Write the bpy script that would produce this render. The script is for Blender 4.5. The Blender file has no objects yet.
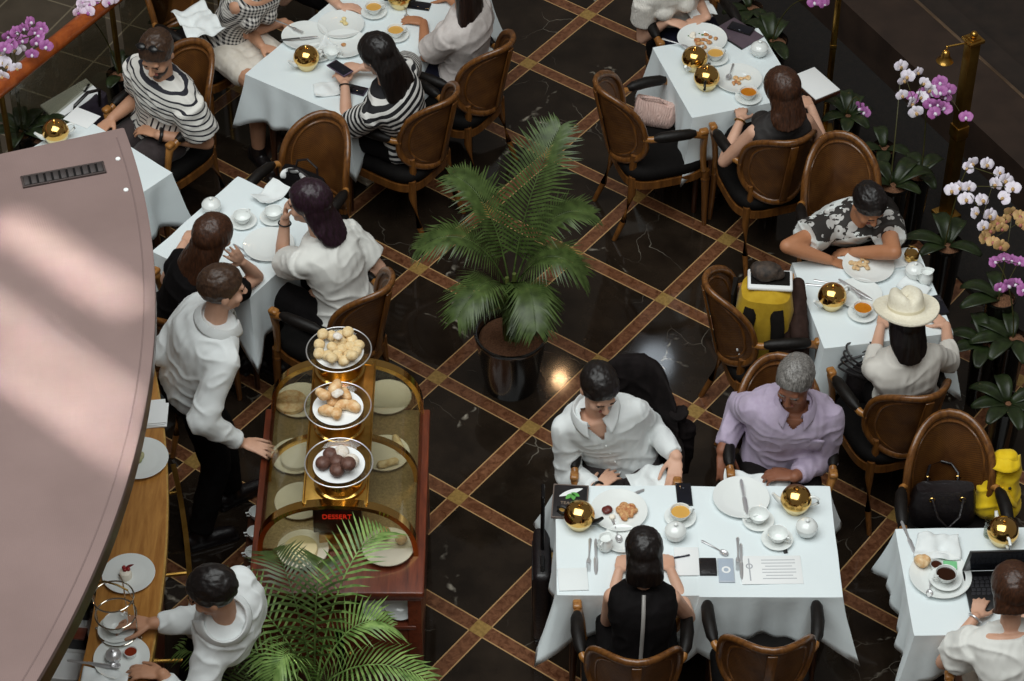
import bpy, bmesh, math, random
import numpy as np
from mathutils import Vector, Matrix, noise
random.seed(7)
rng = np.random.default_rng(7)
SC = bpy.context.scene
COL = SC.collection
PI = math.pi
R = math.radians
sin, cos = math.sin, math.cos
def A(*v): return np.array(v, float)

# ---------------------------------------------------------------- camera (fitted to the floor lattice)
CAMF = 2600.0
CAMP = A(-0.0943, -9.2066, 9.4486)
_t, _rl = R(43.825), R(0.1814)
_fw = A(0, cos(_t), -sin(_t)); _r0 = A(1, 0, 0); _u0 = A(0, sin(_t), cos(_t))
_rt = _r0*cos(_rl) + _u0*sin(_rl); _up = -_r0*sin(_rl) + _u0*cos(_rl)
def at(px, py, z):
    """world point at height z that the photograph shows at pixel px, py"""
    d = _fw*CAMF + _rt*(px-512) + _up*(340.5-py)
    return CAMP + d*((z-CAMP[2])/d[2])
cam = bpy.data.cameras.new('camera'); camo = bpy.data.objects.new('camera', cam); COL.objects.link(camo)
cam.sensor_width = 36; cam.lens = CAMF/1024*36; cam.clip_end = 200
M4 = Matrix.Identity(4)
for k, v in enumerate((_rt, _up, -_fw, CAMP)):
    for q in range(3): M4[q][k] = v[q]
camo.matrix_world = M4
SC.camera = camo

# ---------------------------------------------------------------- materials
def lin(c):
    if isinstance(c, str): c = [int(c[k:k+2], 16)/255 for k in (0, 2, 4)]
    return tuple((x/12.92 if x <= .04045 else ((x+.055)/1.055)**2.4) for x in c) + (1.0,)
class G:
    def __init__(s, name):
        s.m = bpy.data.materials.new(name); s.m.use_nodes = True
        s.nt = s.m.node_tree; s.b = s.nt.nodes['Principled BSDF']
    def put(s, sock, v):
        if isinstance(v, bpy.types.NodeSocket): s.nt.links.new(v, sock)
        elif v is not None:
            if sock.type == 'RGBA' and not isinstance(v, (tuple, list)): v = (v, v, v, 1)
            sock.default_value = v
    def n(s, t, out=0, ins=None, **kw):
        nd = s.nt.nodes.new(t)
        for k, v in kw.items(): setattr(nd, k, v)
        for k, v in (ins or {}).items(): s.put(nd.inputs[k], v)
        return nd.outputs[out]
    def math(s, op, a, b=None, c=None):
        i = {0: a}
        if b is not None: i[1] = b
        if c is not None: i[2] = c
        return s.n('ShaderNodeMath', 0, i, operation=op)
    def mix(s, f, a, b): 
        nd = s.nt.nodes.new('ShaderNodeMix'); nd.data_type = 'RGBA'
        s.put(nd.inputs[0], f); s.put(nd.inputs[6], a); s.put(nd.inputs[7], b); return nd.outputs[2]
    def co(s): return s.n('ShaderNodeTexCoord', 'Object')
    def scl(s, v, k): return s.n('ShaderNodeVectorMath', 0, {0: v, 1: k}, operation='MULTIPLY')
    def dot(s, v, k): return s.n('ShaderNodeVectorMath', 'Value', {0: v, 1: k}, operation='DOT_PRODUCT')
    def noise(s, v, sc, det=3, rough=.55, dist=0): return s.n('ShaderNodeTexNoise', 0, {'Vector': v, 'Scale': sc, 'Detail': det, 'Roughness': rough, 'Distortion': dist})
    def vor(s, v, sc, out='Distance', **kw): return s.n('ShaderNodeTexVoronoi', out, {'Vector': v, 'Scale': sc}, **kw)
    def ramp(s, f, a, b): return s.n('ShaderNodeMapRange', 0, {0: f, 1: a, 2: b}, clamp=True)
    def attr(s, nm): return s.n('ShaderNodeAttribute', 'Fac', attribute_name=nm)
    def bump(s, h, st=.3, d=.01):
        s.put(s.b.inputs['Normal'], s.n('ShaderNodeBump', 0, {'Height': h, 'Strength': st, 'Distance': d})); return s
    def set(s, **kw):
        al = dict(col='Base Color', rough='Roughness', metal='Metallic', spec='Specular IOR Level', coat='Coat Weight', trans='Transmission Weight',
                  ior='IOR', sheen='Sheen Weight', emis='Emission Color', emit='Emission Strength', alpha='Alpha', sss='Subsurface Weight')
        for k, v in kw.items(): s.put(s.b.inputs[al[k]], v)
        return s
def mat(name, c, rough=.5, metal=0, c2=None, ns=30, st=None, bs=0, bsc=60, **kw):
    """colour c, patchily mixed with c2 by stretched noise; bump bs"""
    g = G(name); v = g.co()
    if st: v = g.scl(v, st)
    if c2 is None: col = lin(c)
    else: col = g.mix(g.ramp(g.noise(v, ns), .3, .7), lin(c), lin(c2))
    g.set(col=col, rough=rough, metal=metal, **kw)
    if bs: g.bump(g.noise(v, bsc), bs)
    return g.m

# ---------------------------------------------------------------- mesh builder
def frame(d, up=(0, 0, 1)):
    d = A(*d); d = d/np.linalg.norm(d); up = A(*up)
    if abs(d@up)/np.linalg.norm(up) > .98: up = A(0, 1, 0) if abs(d[1]) < .9 else A(1, 0, 0)
    s = np.cross(d, up); s /= np.linalg.norm(s); u = np.cross(s, d)
    return s, u, d
def rotz(a): return A([cos(a), -sin(a), 0], [sin(a), cos(a), 0], [0, 0, 1])
def rotx(a): return A([1, 0, 0], [0, cos(a), -sin(a)], [0, sin(a), cos(a)])
def roty(a): return A([cos(a), 0, sin(a)], [0, 1, 0], [-sin(a), 0, cos(a)])
class MB:
    def __init__(s): s.v = []; s.f = []; s.fm = []; s.n = 0; s.mi = 0
    def add(s, v, f):
        v = np.asarray(v, float).reshape(-1, 3); s.v.append(v)
        s.f += [tuple(int(i)+s.n for i in q) for q in f]; s.fm += [s.mi]*len(f); s.n += len(v); return s
    def loft(s, rings, cap=True, closed=True):
        m = len(rings[0]); f = []
        for a in range(len(rings)-1):
            for b in range(m if closed else m-1):
                c = (b+1) % m; f.append((a*m+b, a*m+c, (a+1)*m+c, (a+1)*m+b))
        if cap and closed: f.append(tuple(range(m-1, -1, -1))); k = (len(rings)-1)*m; f.append(tuple(range(k, k+m)))
        return s.add(np.concatenate([np.asarray(r, float) for r in rings]), f)
    def tube(s, path, rad, n=8, flat=1.0, up=(0, 0, 1), cap=True, ring=False):
        """flat scales the section along 'up'"""
        path = [A(*p) for p in path]; k = len(path)
        if not hasattr(rad, '__len__'): rad = [rad]*k
        rs = []
        for i in range(k):
            if ring: d = path[(i+1) % k]-path[i-1]
            else: d = path[min(i+1, k-1)]-path[max(i-1, 0)]
            a, u, _ = frame(d, up)
            rs.append([path[i]+rad[i]*(cos(t)*a+sin(t)*u*flat) for t in np.arange(n)*2*PI/n])
        if ring: rs.append(rs[0]); cap = False
        return s.loft(rs, cap)
    def cap(s, p, q, r1, r2=None, n=10, round=True):
        """capsule (or flat-ended cone) from p to q"""
        p, q = A(*p), A(*q); r2 = r1 if r2 is None else r2; a, u, d = frame(q-p)
        st = []
        if round: st += [(p - d*r1*cos(t), r1*sin(t)) for t in (.25, .7, 1.15)]
        st += [(p, r1), (q, r2)]
        if round: st += [(q + d*r2*cos(t), r2*sin(t)) for t in (1.15, .7, .25)]
        return s.loft([[c+r*(cos(t)*a+sin(t)*u) for t in np.arange(n)*2*PI/n] for c, r in st])
    def ell(s, c, r, M=None, nu=14, nv=9):
        c = A(*c); r = A(*r) if hasattr(r, '__len__') else A(r, r, r); M = np.eye(3) if M is None else M
        rs = []
        for j in range(1, nv):
            ph = PI*j/nv
            rs.append([c + M@(r*A(sin(ph)*cos(t), sin(ph)*sin(t), -cos(ph))) for t in np.arange(nu)*2*PI/nu])
        return s.loft(rs)
    def lathe(s, prof, c=(0, 0, 0), n=24, M=None, cap=True):
        c = A(*c); M = np.eye(3) if M is None else M
        return s.loft([[c + M@A(r*cos(t), r*sin(t), z) for t in np.arange(n)*2*PI/n] for r, z in prof], cap)
    def box(s, c, d, M=None, bev=.004, seg=2):
        bm = bmesh.new(); bmesh.ops.create_cube(bm, size=1)
        for v in bm.verts: v.co = Vector((v.co.x*d[0], v.co.y*d[1], v.co.z*d[2]))
        if bev: bmesh.ops.bevel(bm, geom=bm.edges[:], offset=min(bev, .45*min(d)), segments=seg, affect='EDGES', profile=.5)
        bm.verts.index_update(); M = np.eye(3) if M is None else M
        s.add([A(*c)+M@A(*v.co) for v in bm.verts], [[v.index for v in f.verts] for f in bm.faces]); bm.free(); return s
    def prism(s, poly, z0, z1, M=None, c=(0, 0, 0)):
        M = np.eye(3) if M is None else M; c = A(*c)
        return s.loft([[c+M@A(x, y, z) for x, y in poly] for z in (z0, z1)])
    def grid(s, fn, nu, nv, cu=False):
        P = [[fn(i/(nu if cu else nu-1), j/(nv-1)) for i in range(nu)] for j in range(nv)]
        return s.loft(P, cap=False, closed=cu)
    def mesh(s, name, mats=None, smooth=True, ang=42):
        me = bpy.data.meshes.new(name); me.from_pydata(np.concatenate(s.v).tolist(), [], s.f); 
        for m in (mats if isinstance(mats, (list, tuple)) else [mats]):
            if m: me.materials.append(m)
        me.polygons.foreach_set('material_index', s.fm)
        bm = bmesh.new(); bm.from_mesh(me); bmesh.ops.recalc_face_normals(bm, faces=bm.faces[:]); bm.to_mesh(me); bm.free()
        if smooth:
            me.shade_smooth(); me.set_sharp_from_angle(angle=R(ang))
        me.update(); return me
def link(name, me, parent=None, loc=(0, 0, 0), rz=0):
    o = bpy.data.objects.new(name, me); COL.objects.link(o); o.parent = parent; o.location = loc; o.rotation_euler = (0, 0, rz); return o
def tag(o, label=None, cat=None, group=None, kind=None):
    for k, v in (('label', label), ('category', cat), ('group', group), ('kind', kind)):
        if v: o[k] = v
    return o
def thing(name, label, cat, loc=(0, 0, 0), rz=0, group=None):
    return tag(link(name, None, None, loc, rz), label, cat, group)
def part(mb, name, m, parent, label=None, ang=42, smooth=True):
    o = link(name, mb.mesh(name, m, smooth, ang), parent)
    if label: o['label'] = label
    return o
def single(mb, name, m, label, cat, loc=(0, 0, 0), rz=0, group=None, ang=42):
    return tag(link(name, mb.mesh(name, m, True, ang), None, loc, rz), label, cat, group)
def struct(mb, name, m, loc=(0, 0, 0), rz=0, parent=None):
    o = link(name, mb.mesh(name, m, True, 30), parent, loc, rz)
    if parent is None: o['kind'] = 'structure'
    return o
def dup(root, loc, rz=0, label=None, group=None, swap=None):
    """copy of a thing with its parts and their sub-parts; swap {part stem: material}"""
    def cp(o, par):
        c = o.copy(); COL.objects.link(c)
        if par: c.parent = par
        for ch in list(o.children): cp(ch, c)
        if swap and o.type == 'MESH' and o.name.split('.')[0] in swap:
            c.data = o.data.copy(); c.data.materials.clear(); c.data.materials.append(swap[o.name.split('.')[0]])
        return c
    r = cp(root, None); r.location = loc; r.rotation_euler = (0, 0, rz)
    if label: r['label'] = label
    if group: r['group'] = group
    return r
def remesh(mb, vox, it=2, fac=.5):
    """one continuous skin over overlapping closed pieces"""
    me = mb.mesh('tmp', None, False); o = bpy.data.objects.new('tmp', me); COL.objects.link(o)
    md = o.modifiers.new('r', 'REMESH'); md.mode = 'VOXEL'; md.voxel_size = vox; md.adaptivity = 0
    if it: sm = o.modifiers.new('s', 'SMOOTH'); sm.iterations = it; sm.factor = fac
    dg = bpy.context.evaluated_depsgraph_get(); dg.update()
    out = bpy.data.meshes.new_from_object(o.evaluated_get(dg), preserve_all_data_layers=False, depsgraph=dg)
    bpy.data.objects.remove(o); bpy.data.meshes.remove(me)
    out.shade_smooth(); return out
def vget(me):
    a = np.empty(len(me.vertices)*3, np.float32); me.vertices.foreach_get('co', a); return a.reshape(-1, 3).astype(float)
def nget(me):
    a = np.empty(len(me.vertices)*3, np.float32); me.vertex_normals.foreach_get('vector', a); return a.reshape(-1, 3).astype(float)
def vset(me, v): me.vertices.foreach_set('co', np.ascontiguousarray(v, np.float32).ravel()); me.update()
def fattr(me, nm, val): 
    a = me.attributes.new(nm, 'FLOAT', 'POINT'); a.data.foreach_set('value', np.ascontiguousarray(val, np.float32))
def wobble(me, amp, sc, seed=0, st=(1, 1, 1)):
    v = vget(me); n = nget(me); o = Vector((seed*3.7, seed*1.3, seed*2.1))
    d = np.array([noise.noise(Vector((p[0]*st[0]*sc, p[1]*st[1]*sc, p[2]*st[2]*sc))+o) for p in v])
    vset(me, v+n*(d*amp)[:, None])
def text_mesh(body, size, m, depth=.0006, sx=1.0):
    cu = bpy.data.curves.new('t', 'FONT'); cu.body = body; cu.size = size; cu.align_x = 'CENTER'; cu.align_y = 'CENTER'; cu.extrude = depth
    o = bpy.data.objects.new('t', cu); COL.objects.link(o); dg = bpy.context.evaluated_depsgraph_get(); dg.update()
    me = bpy.data.meshes.new_from_object(o.evaluated_get(dg), depsgraph=dg); bpy.data.objects.remove(o)
    me.materials.clear(); me.materials.append(m)
    v = vget(me); v[:, 0] *= sx; vset(me, v); return me
# ---------------------------------------------------------------- materials used by the things
def wood(name, a, b, rough=.32, st=(1, 1, .12), ns=45, coat=.25):
    g = G(name); v = g.scl(g.co(), st)
    f = g.noise(v, ns, 4, .6, .6); f2 = g.noise(v, ns*4, 2)
    g.set(col=g.mix(g.ramp(g.math('ADD', f, g.math('MULTIPLY', f2, .25)), .38, .82), lin(a), lin(b)), rough=rough, coat=coat)
    g.bump(f2, .06, .004); return g.m
CHAIRWOOD = wood('chair wood', '45260f', '7c4f22')
TIPWOOD = wood('arm tip wood', '74461c', 'a8743a')
DARKWOOD = wood('dark wood', '2a140a', '43220f')
CARTWOOD = wood('cart mahogany', '4d2114', '7a3a22', st=(1, .1, 1))
COUNTERWOOD = wood('counter veneer', '8e5a26', 'bd8846', rough=.28, st=(1, .12, 1), ns=26, coat=.4)
RAILWOOD = wood('rail wood', '7a3512', 'a4521f', st=(.3, .3, .3))
def cane():
    g = G('cane weave'); v = g.co()
    a = g.math('SINE', g.math('MULTIPLY', g.dot(v, (1, 0, 0)), 560)); b = g.math('SINE', g.math('MULTIPLY', g.dot(v, (0, .2, 1)), 560))
    h = g.math('MULTIPLY', a, b)
    f = g.noise(g.co(), 14, 2)
    base = g.mix(g.ramp(f, .3, .7), lin('523013'), lin('6e461d'))
    g.set(col=g.mix(g.ramp(h, .0, .6), base, lin('3a1e0a')), rough=.42); g.bump(h, .25, .002); return g.m
CANE = cane()
BLACKPAD = mat('black leather pad', '100d0b', .5, c2='181412', bs=.15, spec=.25)
SEATBLACK = mat('black seat fabric', '0c0a09', .8, c2='13100f', bs=.2, bsc=200, spec=.15)
def linen(name, c):
    g = G(name); v = g.co()
    w = g.math('ADD', g.math('SINE', g.math('MULTIPLY', g.dot(v, (1, 0, 0)), 2600)), g.math('SINE', g.math('MULTIPLY', g.dot(v, (0, 1, .3)), 2600)))
    g.set(col=lin(c), rough=.8, sheen=.15)
    g.bump(g.math('ADD', g.math('MULTIPLY', w, .03), g.noise(v, 9, 3)), .25, .012); return g.m
LINEN = linen('white table linen', 'dfe8ea')
NAPKIN = linen('white napkin linen', 'e3e8e8')
CHINA = mat('white china', 'e4e8e6', .18, coat=.5)
CREAM = mat('cream china', 'e0d8c4', .2, coat=.4)
GOLD = mat('polished gold', 'e8c078', .13, 1, c2='dcac58', ns=8)
BRASS = mat('brass', 'd0a558', .28, 1, c2='a27a36', ns=12)
BRASSDARK = mat('aged brass', '9a7a3e', .42, 1, c2='7c602e', ns=10)
STEEL = mat('steel', 'd4d4d6', .34, .75)
CHROME = mat('chrome wire', 'c8c2b4', .1, 1)
BLACKPL = mat('black plastic', '0e0d0e', .32, c2='141314')
BLACKLE = mat('black leather', '151112', .36, c2='1d181a', bs=.25, bsc=70)
POTBLACK = mat('black glazed pot', '0b0908', .2, c2='120f0d', coat=.4)
TEA = mat('tea', 'b46a10', .05, c2='c27a1c'); MILKTEA = mat('milky tea', 'd0a050', .1); COFFEE = mat('coffee', '2a1206', .1)
def glass(name, tint='f4f4ee', rough=.02, a=.12):
    g = G(name); nt = g.nt; out = nt.nodes['Material Output']; fr = g.math('MULTIPLY', g.math('POWER', g.n('ShaderNodeLayerWeight', 'Facing', {'Blend': .5}), 4), .55)
    mx = nt.nodes.new('ShaderNodeMixShader'); tr = nt.nodes.new('ShaderNodeBsdfTransparent'); gl = nt.nodes.new('ShaderNodeBsdfGlossy')
    tr.inputs[0].default_value = lin(tint); gl.inputs['Roughness'].default_value = rough
    nt.links.new(g.math('ADD', fr, a*.35), mx.inputs[0]); nt.links.new(tr.outputs[0], mx.inputs[1]); nt.links.new(gl.outputs[0], mx.inputs[2]); nt.links.new(mx.outputs[0], out.inputs[0]); return g.m
GLASS = glass('clear glass'); RAILGLASS = glass('railing glass', 'd8d8d0')
PAPER = mat('paper', 'e6e8e8', .7); INK = mat('printed ink', 'a9abb0', .7)
def leafmat(name, a, b):
    g = G(name); g.set(col=g.mix(g.ramp(g.noise(g.co(), 22, 2), .3, .7), lin(a), lin(b)), rough=.4, spec=.4); return g.m
PALM = leafmat('palm frond', '2c3a17', '4b5d2e'); PALM2 = leafmat('bright palm frond', '48662c', '8aa75e'); PALMSTEM = leafmat('palm stem', '3c4a20', '5c6430')
ORCHLEAF = leafmat('orchid leaf', '18200f', '29351a'); ORCHSTEM = leafmat('orchid stem', '3a3a1c', '4e4a26')
PWHITE = mat('white petal', 'ece8ee', .6, c2='ddd2e4', ns=40); PPURP = mat('magenta petal', '9c4a92', .6, c2='b878b2', ns=60)
PPINK = mat('pale pink petal', 'd8bcd4', .6, c2='e4d4e2', ns=60); PYEL = mat('yellow orange petal', 'c8aa68', .6, c2='b88a66', ns=50); PLIP = mat('orchid lip', 'b06a60', .6)
BARK = mat('bark chips', '5e3d28', .9, c2='8a6044', ns=120, bs=1, bsc=90)
BREAD = mat('baked crust', 'd2b27c', .7, c2='ecdab2', ns=40, bs=.4); PASTRY = mat('glazed pastry', 'cc9456', .5, c2='f0d8ae', ns=36, bs=.4)
CHOC = mat('chocolate', '4a2c22', .55, c2='6e4c40', ns=50, bs=.3); SUGAR = mat('icing sugar', 'e6e2dc', .85, c2='c9b8a4', ns=60); CRUMB = mat('cake crumb', 'a0522c', .7, c2='d9b078', ns=70, bs=.4)
BERRY = mat('red berry', '8e1c1c', .35); CREAMFOOD = mat('cream', 'f0e8d8', .6); GREENS = mat('green garnish', '47742c', .6)
REDGLOW = G('lit red letters').set(col=lin('c8281c'), emis=lin('e0301c'), emit=.7).m
PHONEGLASS = mat('dark phone glass', '12131a', .08, c2='1b1c24', ns=5); PHONESILVER = mat('pale phone case', 'b4bcc6', .3)
# ---------------------------------------------------------------- people
def skinmat(name, a, b):
    g = G(name); g.set(col=g.mix(g.ramp(g.noise(g.co(), 9, 3), .3, .7), lin(a), lin(b)), rough=.5, spec=.35); return g.m
SK_LIGHT = skinmat('light skin', 'c99a80', 'd5aa92'); SK_MID = skinmat('olive skin', 'b98768', 'c4957a'); SK_TAN = skinmat('tan skin', 'a8714f', 'b57f5e')
SK_DARK = skinmat('brown skin', '7d4e38', '8c5b44')
def hairmat(name, a, b):
    g = G(name); f = g.noise(g.scl(g.co(), (1, 1, .12)), 160, 3)
    g.set(col=g.mix(g.ramp(f, .35, .7), lin(a), lin(b)), rough=.42, spec=.45); g.bump(f, .35, .003); return g.m
H_BLACK = hairmat('black hair', '0b0808', '1d1513'); H_DARK = hairmat('dark brown hair', '150d0a', '2e1d16'); H_BROWN = hairmat('brown hair', '2a180f', '4d2d1b')
H_SHORT = hairmat('short brown hair', '2c1c14', '4a3424'); H_GREY = hairmat('grey hair', '4e4b48', '8a8682'); H_PURP = hairmat('purple tinted hair', '1a0e0e', '321a2c')
EYEM = mat('eye', '1a1210', .2); LIPM = mat('lips', '9a5a50', .5); 
def cloth(name, a, b=None, bs=.3, sc=18, rough=.8):
    g = G(name); v = g.co(); col = lin(a) if b is None else g.mix(g.ramp(g.noise(v, 25, 3), .3, .7), lin(a), lin(b))
    lum = sum(col[:3]) if isinstance(col, tuple) else .1 if a < '3' else 1; g.set(col=col, rough=rough, sheen=.1 if lum > .3 else 0, spec=.15 if lum > .3 else .12)
    wv = g.n('ShaderNodeTexWave', 0, {'Vector': g.scl(v, (1, 1, .8)), 'Scale': sc*.35, 'Distortion': 9.0, 'Detail': 2.0, 'Detail Scale': .8})
    g.bump(g.math('ADD', g.math('MULTIPLY', wv, .5), g.noise(v, 7, 2, .45)), bs*.5, .02); return g.m
W_SHIRT = cloth('white cotton shirt', 'dfe3e3', bs=.5); W_TEE = cloth('white tee cotton', 'd9d9d4', bs=.4); LILAC = cloth('lilac cotton', 'aa9cb3', 'b5a8bd', .45)
BLACKCL = cloth('black cloth', '0c0a0a', '131011', .3); DARKTROU = cloth('charcoal wool', '161212', '1e1a1a', .3); GREYTROU = cloth('grey brown wool', '332c2c', '3d3536', .3); NAVYCL = cloth('navy cloth', '12131f', '1a1b2b', .3)
LACE = cloth('white lace', 'cfcac2', 'e4e0d8', .8, 120); WSKIRT = cloth('pale skirt cotton', 'cfc6b8', 'dcd5ca', .4); BEIGECL = cloth('white wool', 'd6d2ca', None, .5)
def stripes(name, a, b, per, duty, yoke=None):
    g = G(name); t = g.attr('st'); f = g.math('FRACT', g.math('DIVIDE', t, per)); m = g.math('LESS_THAN', f, duty)
    col = g.mix(m, lin(a), lin(b)); g.set(col=col, rough=.8); g.bump(g.noise(g.co(), 8, 2, .45), .2, .02); return g.m
def gingham(name):
    g = G(name); 
    a = g.math('LESS_THAN', g.math('FRACT', g.math('DIVIDE', g.attr('st'), .021)), .5); b = g.math('LESS_THAN', g.math('FRACT', g.math('DIVIDE', g.attr('sx'), .021)), .5)
    g.set(col=g.mix(g.math('MULTIPLY', g.math('ADD', a, b), .5), lin('d6d2cc'), lin('14131a')), rough=.8); return g.m
def floral(name):
    g = G(name); v = g.co(); t = g.attr('st')
    d = g.vor(v, 17); ring = g.math('LESS_THAN', d, .5); core = g.math('LESS_THAN', d, .15)
    dark = g.math('GREATER_THAN', g.math('ADD', t, g.math('MULTIPLY', g.math('SUBTRACT', g.noise(v, 24, 3), .5), .26)), .40)
    fl = g.mix(core, g.mix(ring, lin('2a2624'), lin('b9b7b4')), lin('4a4340'))
    fl = g.mix(g.math('GREATER_THAN', g.noise(v, 33, 1), .62), fl, lin('2b2725'))
    g.set(col=g.mix(dark, lin('d6dad8'), fl), rough=.8); g.bump(g.noise(v, 8, 2, .45), .2, .02); return g.m
STRIPE_MAN = stripes('navy striped jersey', 'dcdad4', '22222c', .034, .30); STRIPE_GIRL = stripes('black striped knit', 'd8d6d2', '121116', .040, .52)
GINGHAM = gingham('gingham'); FLORAL = floral('floral tee print')

def sm(a, b, x): t = np.clip((x-a)/(b-a), 0, 1); return t*t*(3-2*t)
def nz(v): v = A(*v); return v/np.linalg.norm(v)
def hand(mb, w, d, n, side, curl, s=1, splay=.12, thumb=.7):
    d = nz(d); n = nz(n - d*(n@d)); l = np.cross(d, n)*(1 if side == 'R' else -1)
    mb.ell(w+d*.048*s, (.035*s, .048*s, .0135*s), np.stack([l, d, n], 1))
    for k, (al, la, ln) in enumerate(((.086, .028, 1.0), (.09, .0095, 1.1), (.086, -.0095, 1.0), (.077, -.027, .8))):
        p = w + d*al*s + l*la*s; mb.cap(w+d*.02*s+l*la*.55*s, p, .012*s, .0105*s, 8)
        a = (0.02 + curl*.55); sp = (1.5-k)*splay*(1-.5*min(curl, 1)); r = .0092*s
        for q, sl in enumerate((.040, .026, .021)):
            dr = nz(d*cos(a) + n*sin(a) + l*sp); p2 = p + dr*sl*ln*s; mb.cap(p, p2, r, r*.92, 8); p = p2; r *= .92; a += curl*(.85, .6, 0)[q]
    p = w + d*.022*s + l*.026*s; r = .0135*s
    for q, (sl, e) in enumerate(((.042, thumb), (.033, thumb*.6), (.026, thumb*.35))):
        dr = nz(d*cos(e) + l*sin(e) + n*(.22+.25*min(curl, 1))); p2 = p + dr*sl*s; mb.cap(p, p2, r, r*.86, 8); p = p2; r *= .86
def ik(sh, wr, a, b, pole):
    v = wr-sh; d = np.linalg.norm(v); 
    if d > (a+b)*.995: wr = sh + v/d*(a+b)*.995; v = wr-sh; d = (a+b)*.995
    u = v/d; x = (a*a-b*b+d*d)/(2*d); h = math.sqrt(max(a*a-x*x, 1e-6)); p = A(*pole); p = p-u*(p@u); p /= np.linalg.norm(p)
    return sh+u*x+p*h, wr
MAN = [(-.17, .06, .06), (-.13, .145, .105), (-.04, .168, .122), (.1, .162, .118), (.25, .148, .106), (.45, .155, .108), (.65, .176, .118), (.8, .186, .112), (.9, .168, .092), (.97, .105, .074), (1.03, .068, .062)]
FEM = [(-.17, .06, .06), (-.13, .15, .105), (-.04, .172, .122), (.1, .16, .112), (.28, .126, .092), (.45, .132, .092), (.65, .15, .104), (.8, .158, .1), (.9, .146, .082), (.97, .09, .064), (1.03, .056, .052)]
def person(label, xy, rz, head, sex='m', s=1.0, seat=.47, skin=SK_LIGHT, yaw=0, pitch=15, tilt=0, tw=0, L=None, Rh=None, hair=None, legs='sit', feet=None, knees=None, hipz=None, up=.5, vox=.006, girth=1.0, hipfw=-.04, wrists=None):
    root = thing('person', label, 'person', (xy[0], xy[1], 0), R(rz)); Wz = rotz(R(rz)); O = A(xy[0], xy[1], 0)
    loc = lambda p: Wz.T@(A(*p)-O)
    Lt = .49*s; hz = hipz if hipz else seat + .095
    hip = A(0, hipfw, hz); Hz = rotz(R(yaw)); 
    Mh = rotz(R(yaw))@roty(R(tilt))@rotx(R(-pitch)); 
    best = None
    for z in np.arange(.9, 1.9, .004):
        c = loc(at(head[0], head[1], z)); nk = c - A(0, 0, .165*s) - (Mh@A(0, .035, .02))*s
        e = abs(np.linalg.norm(nk-hip)-Lt)
        if nk[2] > hip[2]+.2 and (best is None or e < best[0]): best = (e, c, nk, z)
    e, hc, nk, z = best
    if e > .02: print('PERSON', label[:40], 'torso misfit %.3f' % e, 'neck', np.round(nk-hip, 2))
    sd = nz(nk-hip); Lt = np.linalg.norm(nk-hip)
    rv = rotz(R(tw))@A(1, 0, 0); rv = nz(rv - sd*(rv@sd)); fv = np.cross(sd, rv)
    rp = A(1, 0, 0); 
    T = MAN if sex == 'm' else FEM
    def rings(off, t0=-.17, t1=1.03, flare=0, n=26):
        out = []
        ts = [a for a in np.concatenate([[t0], np.arange(math.ceil(t0*20)/20, t1, .05), [t1]])]
        for t in ts:
            w = np.interp(t, [q[0] for q in T], [q[1] for q in T])*s; dd = np.interp(t, [q[0] for q in T], [q[2] for q in T])*s*girth
            k = sm(0, .6, t); r_ = nz(rp*(1-k)+rv*k); u_ = nz(A(0, 0, 1)*(1-sm(-.1, .15, t))*.6 + sd); r_ = nz(r_ - u_*(r_@u_)); f_ = np.cross(u_, r_)
            c = hip + sd*t*Lt - f_*(.03*sin(PI*np.clip(t, 0, 1)))*s
            x = off + flare*(1-sm(t0, t0+.5, t))
            out.append([c + r_*(abs(cos(a))**.85*np.sign(cos(a)))*(w+x) + f_*(abs(sin(a))**.85*np.sign(sin(a)))*(dd+x) for a in np.arange(n)*2*PI/n])
        return out
    J = {}
    for sd_, sg in (('L', -1), ('R', 1)):
        J['s'+sd_] = nk - sd*.088*s + rv*sg*(.164 if sex == 'm' else .142)*s
        h = (L if sd_ == 'L' else Rh) or {}
        p = h.get('at'); 
        if p is None: tgt = hip + A(sg*.13, .26, .10)
        elif h.get('local'): tgt = A(*p)
        else: tgt = loc(at(*p))
        if h.get('dir') is not None: a_ = R(h['dir']) - R(rz); hd = A(-sin(a_)*cos(R(h.get('el', 0))), cos(a_)*cos(R(h.get('el', 0))), sin(R(h.get('el', 0))))
        else: v = tgt - J['s'+sd_]; v[2] *= .25; hd = nz(v + A(-sg*.12, .1, 0))
        pole = h.get('pole', (sg*.32, -.45, -.85)); 
        if h.get('hard'):
            el = loc(at(*h['el_at'])); el = J['s'+sd_]+nz(el-J['s'+sd_])*.295*s; wr = el + nz(tgt-el)*.25*s; hd = nz(tgt-el)
        elif h.get('el_at'):
            w0 = tgt - nz(hd)*.07*s; el, wr = ik(J['s'+sd_], w0, .295*s, .25*s, loc(at(*h['el_at']))-(J['s'+sd_]+w0)/2); hd = nz(wr-el) if h.get('dir') is None else hd
        else: el, wr = ik(J['s'+sd_], tgt - nz(hd)*.07*s, .295*s, .25*s, pole)
        J['e'+sd_], J['w'+sd_], J['h'+sd_] = el, wr, (hd, A(*h.get('n', (0, 0, -1))), h.get('curl', .45), h.get('thumb', .7))
    for sd_, sg in (('L', -1), ('R', 1)):
        J['p'+sd_] = hip + A(sg*.088*s, 0, -.01)
        if legs == 'sit':
            k = knees[0 if sd_ == 'L' else 1] if knees else (sg*.12, .40*s, hz+.0)
            J['k'+sd_] = A(*k); f = feet[0 if sd_ == 'L' else 1] if feet else (sg*.12, .36*s, .08)
            J['a'+sd_] = A(*f)
        else:
            J['a'+sd_] = loc((*feet[0 if sd_ == 'L' else 1], .085)) if len(feet[0]) == 2 else A(*feet[0 if sd_ == 'L' else 1])
            J['k'+sd_], J['a'+sd_] = ik(J['p'+sd_], J['a'+sd_], .43*s, .42*s, (0, 1, .1))
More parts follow.
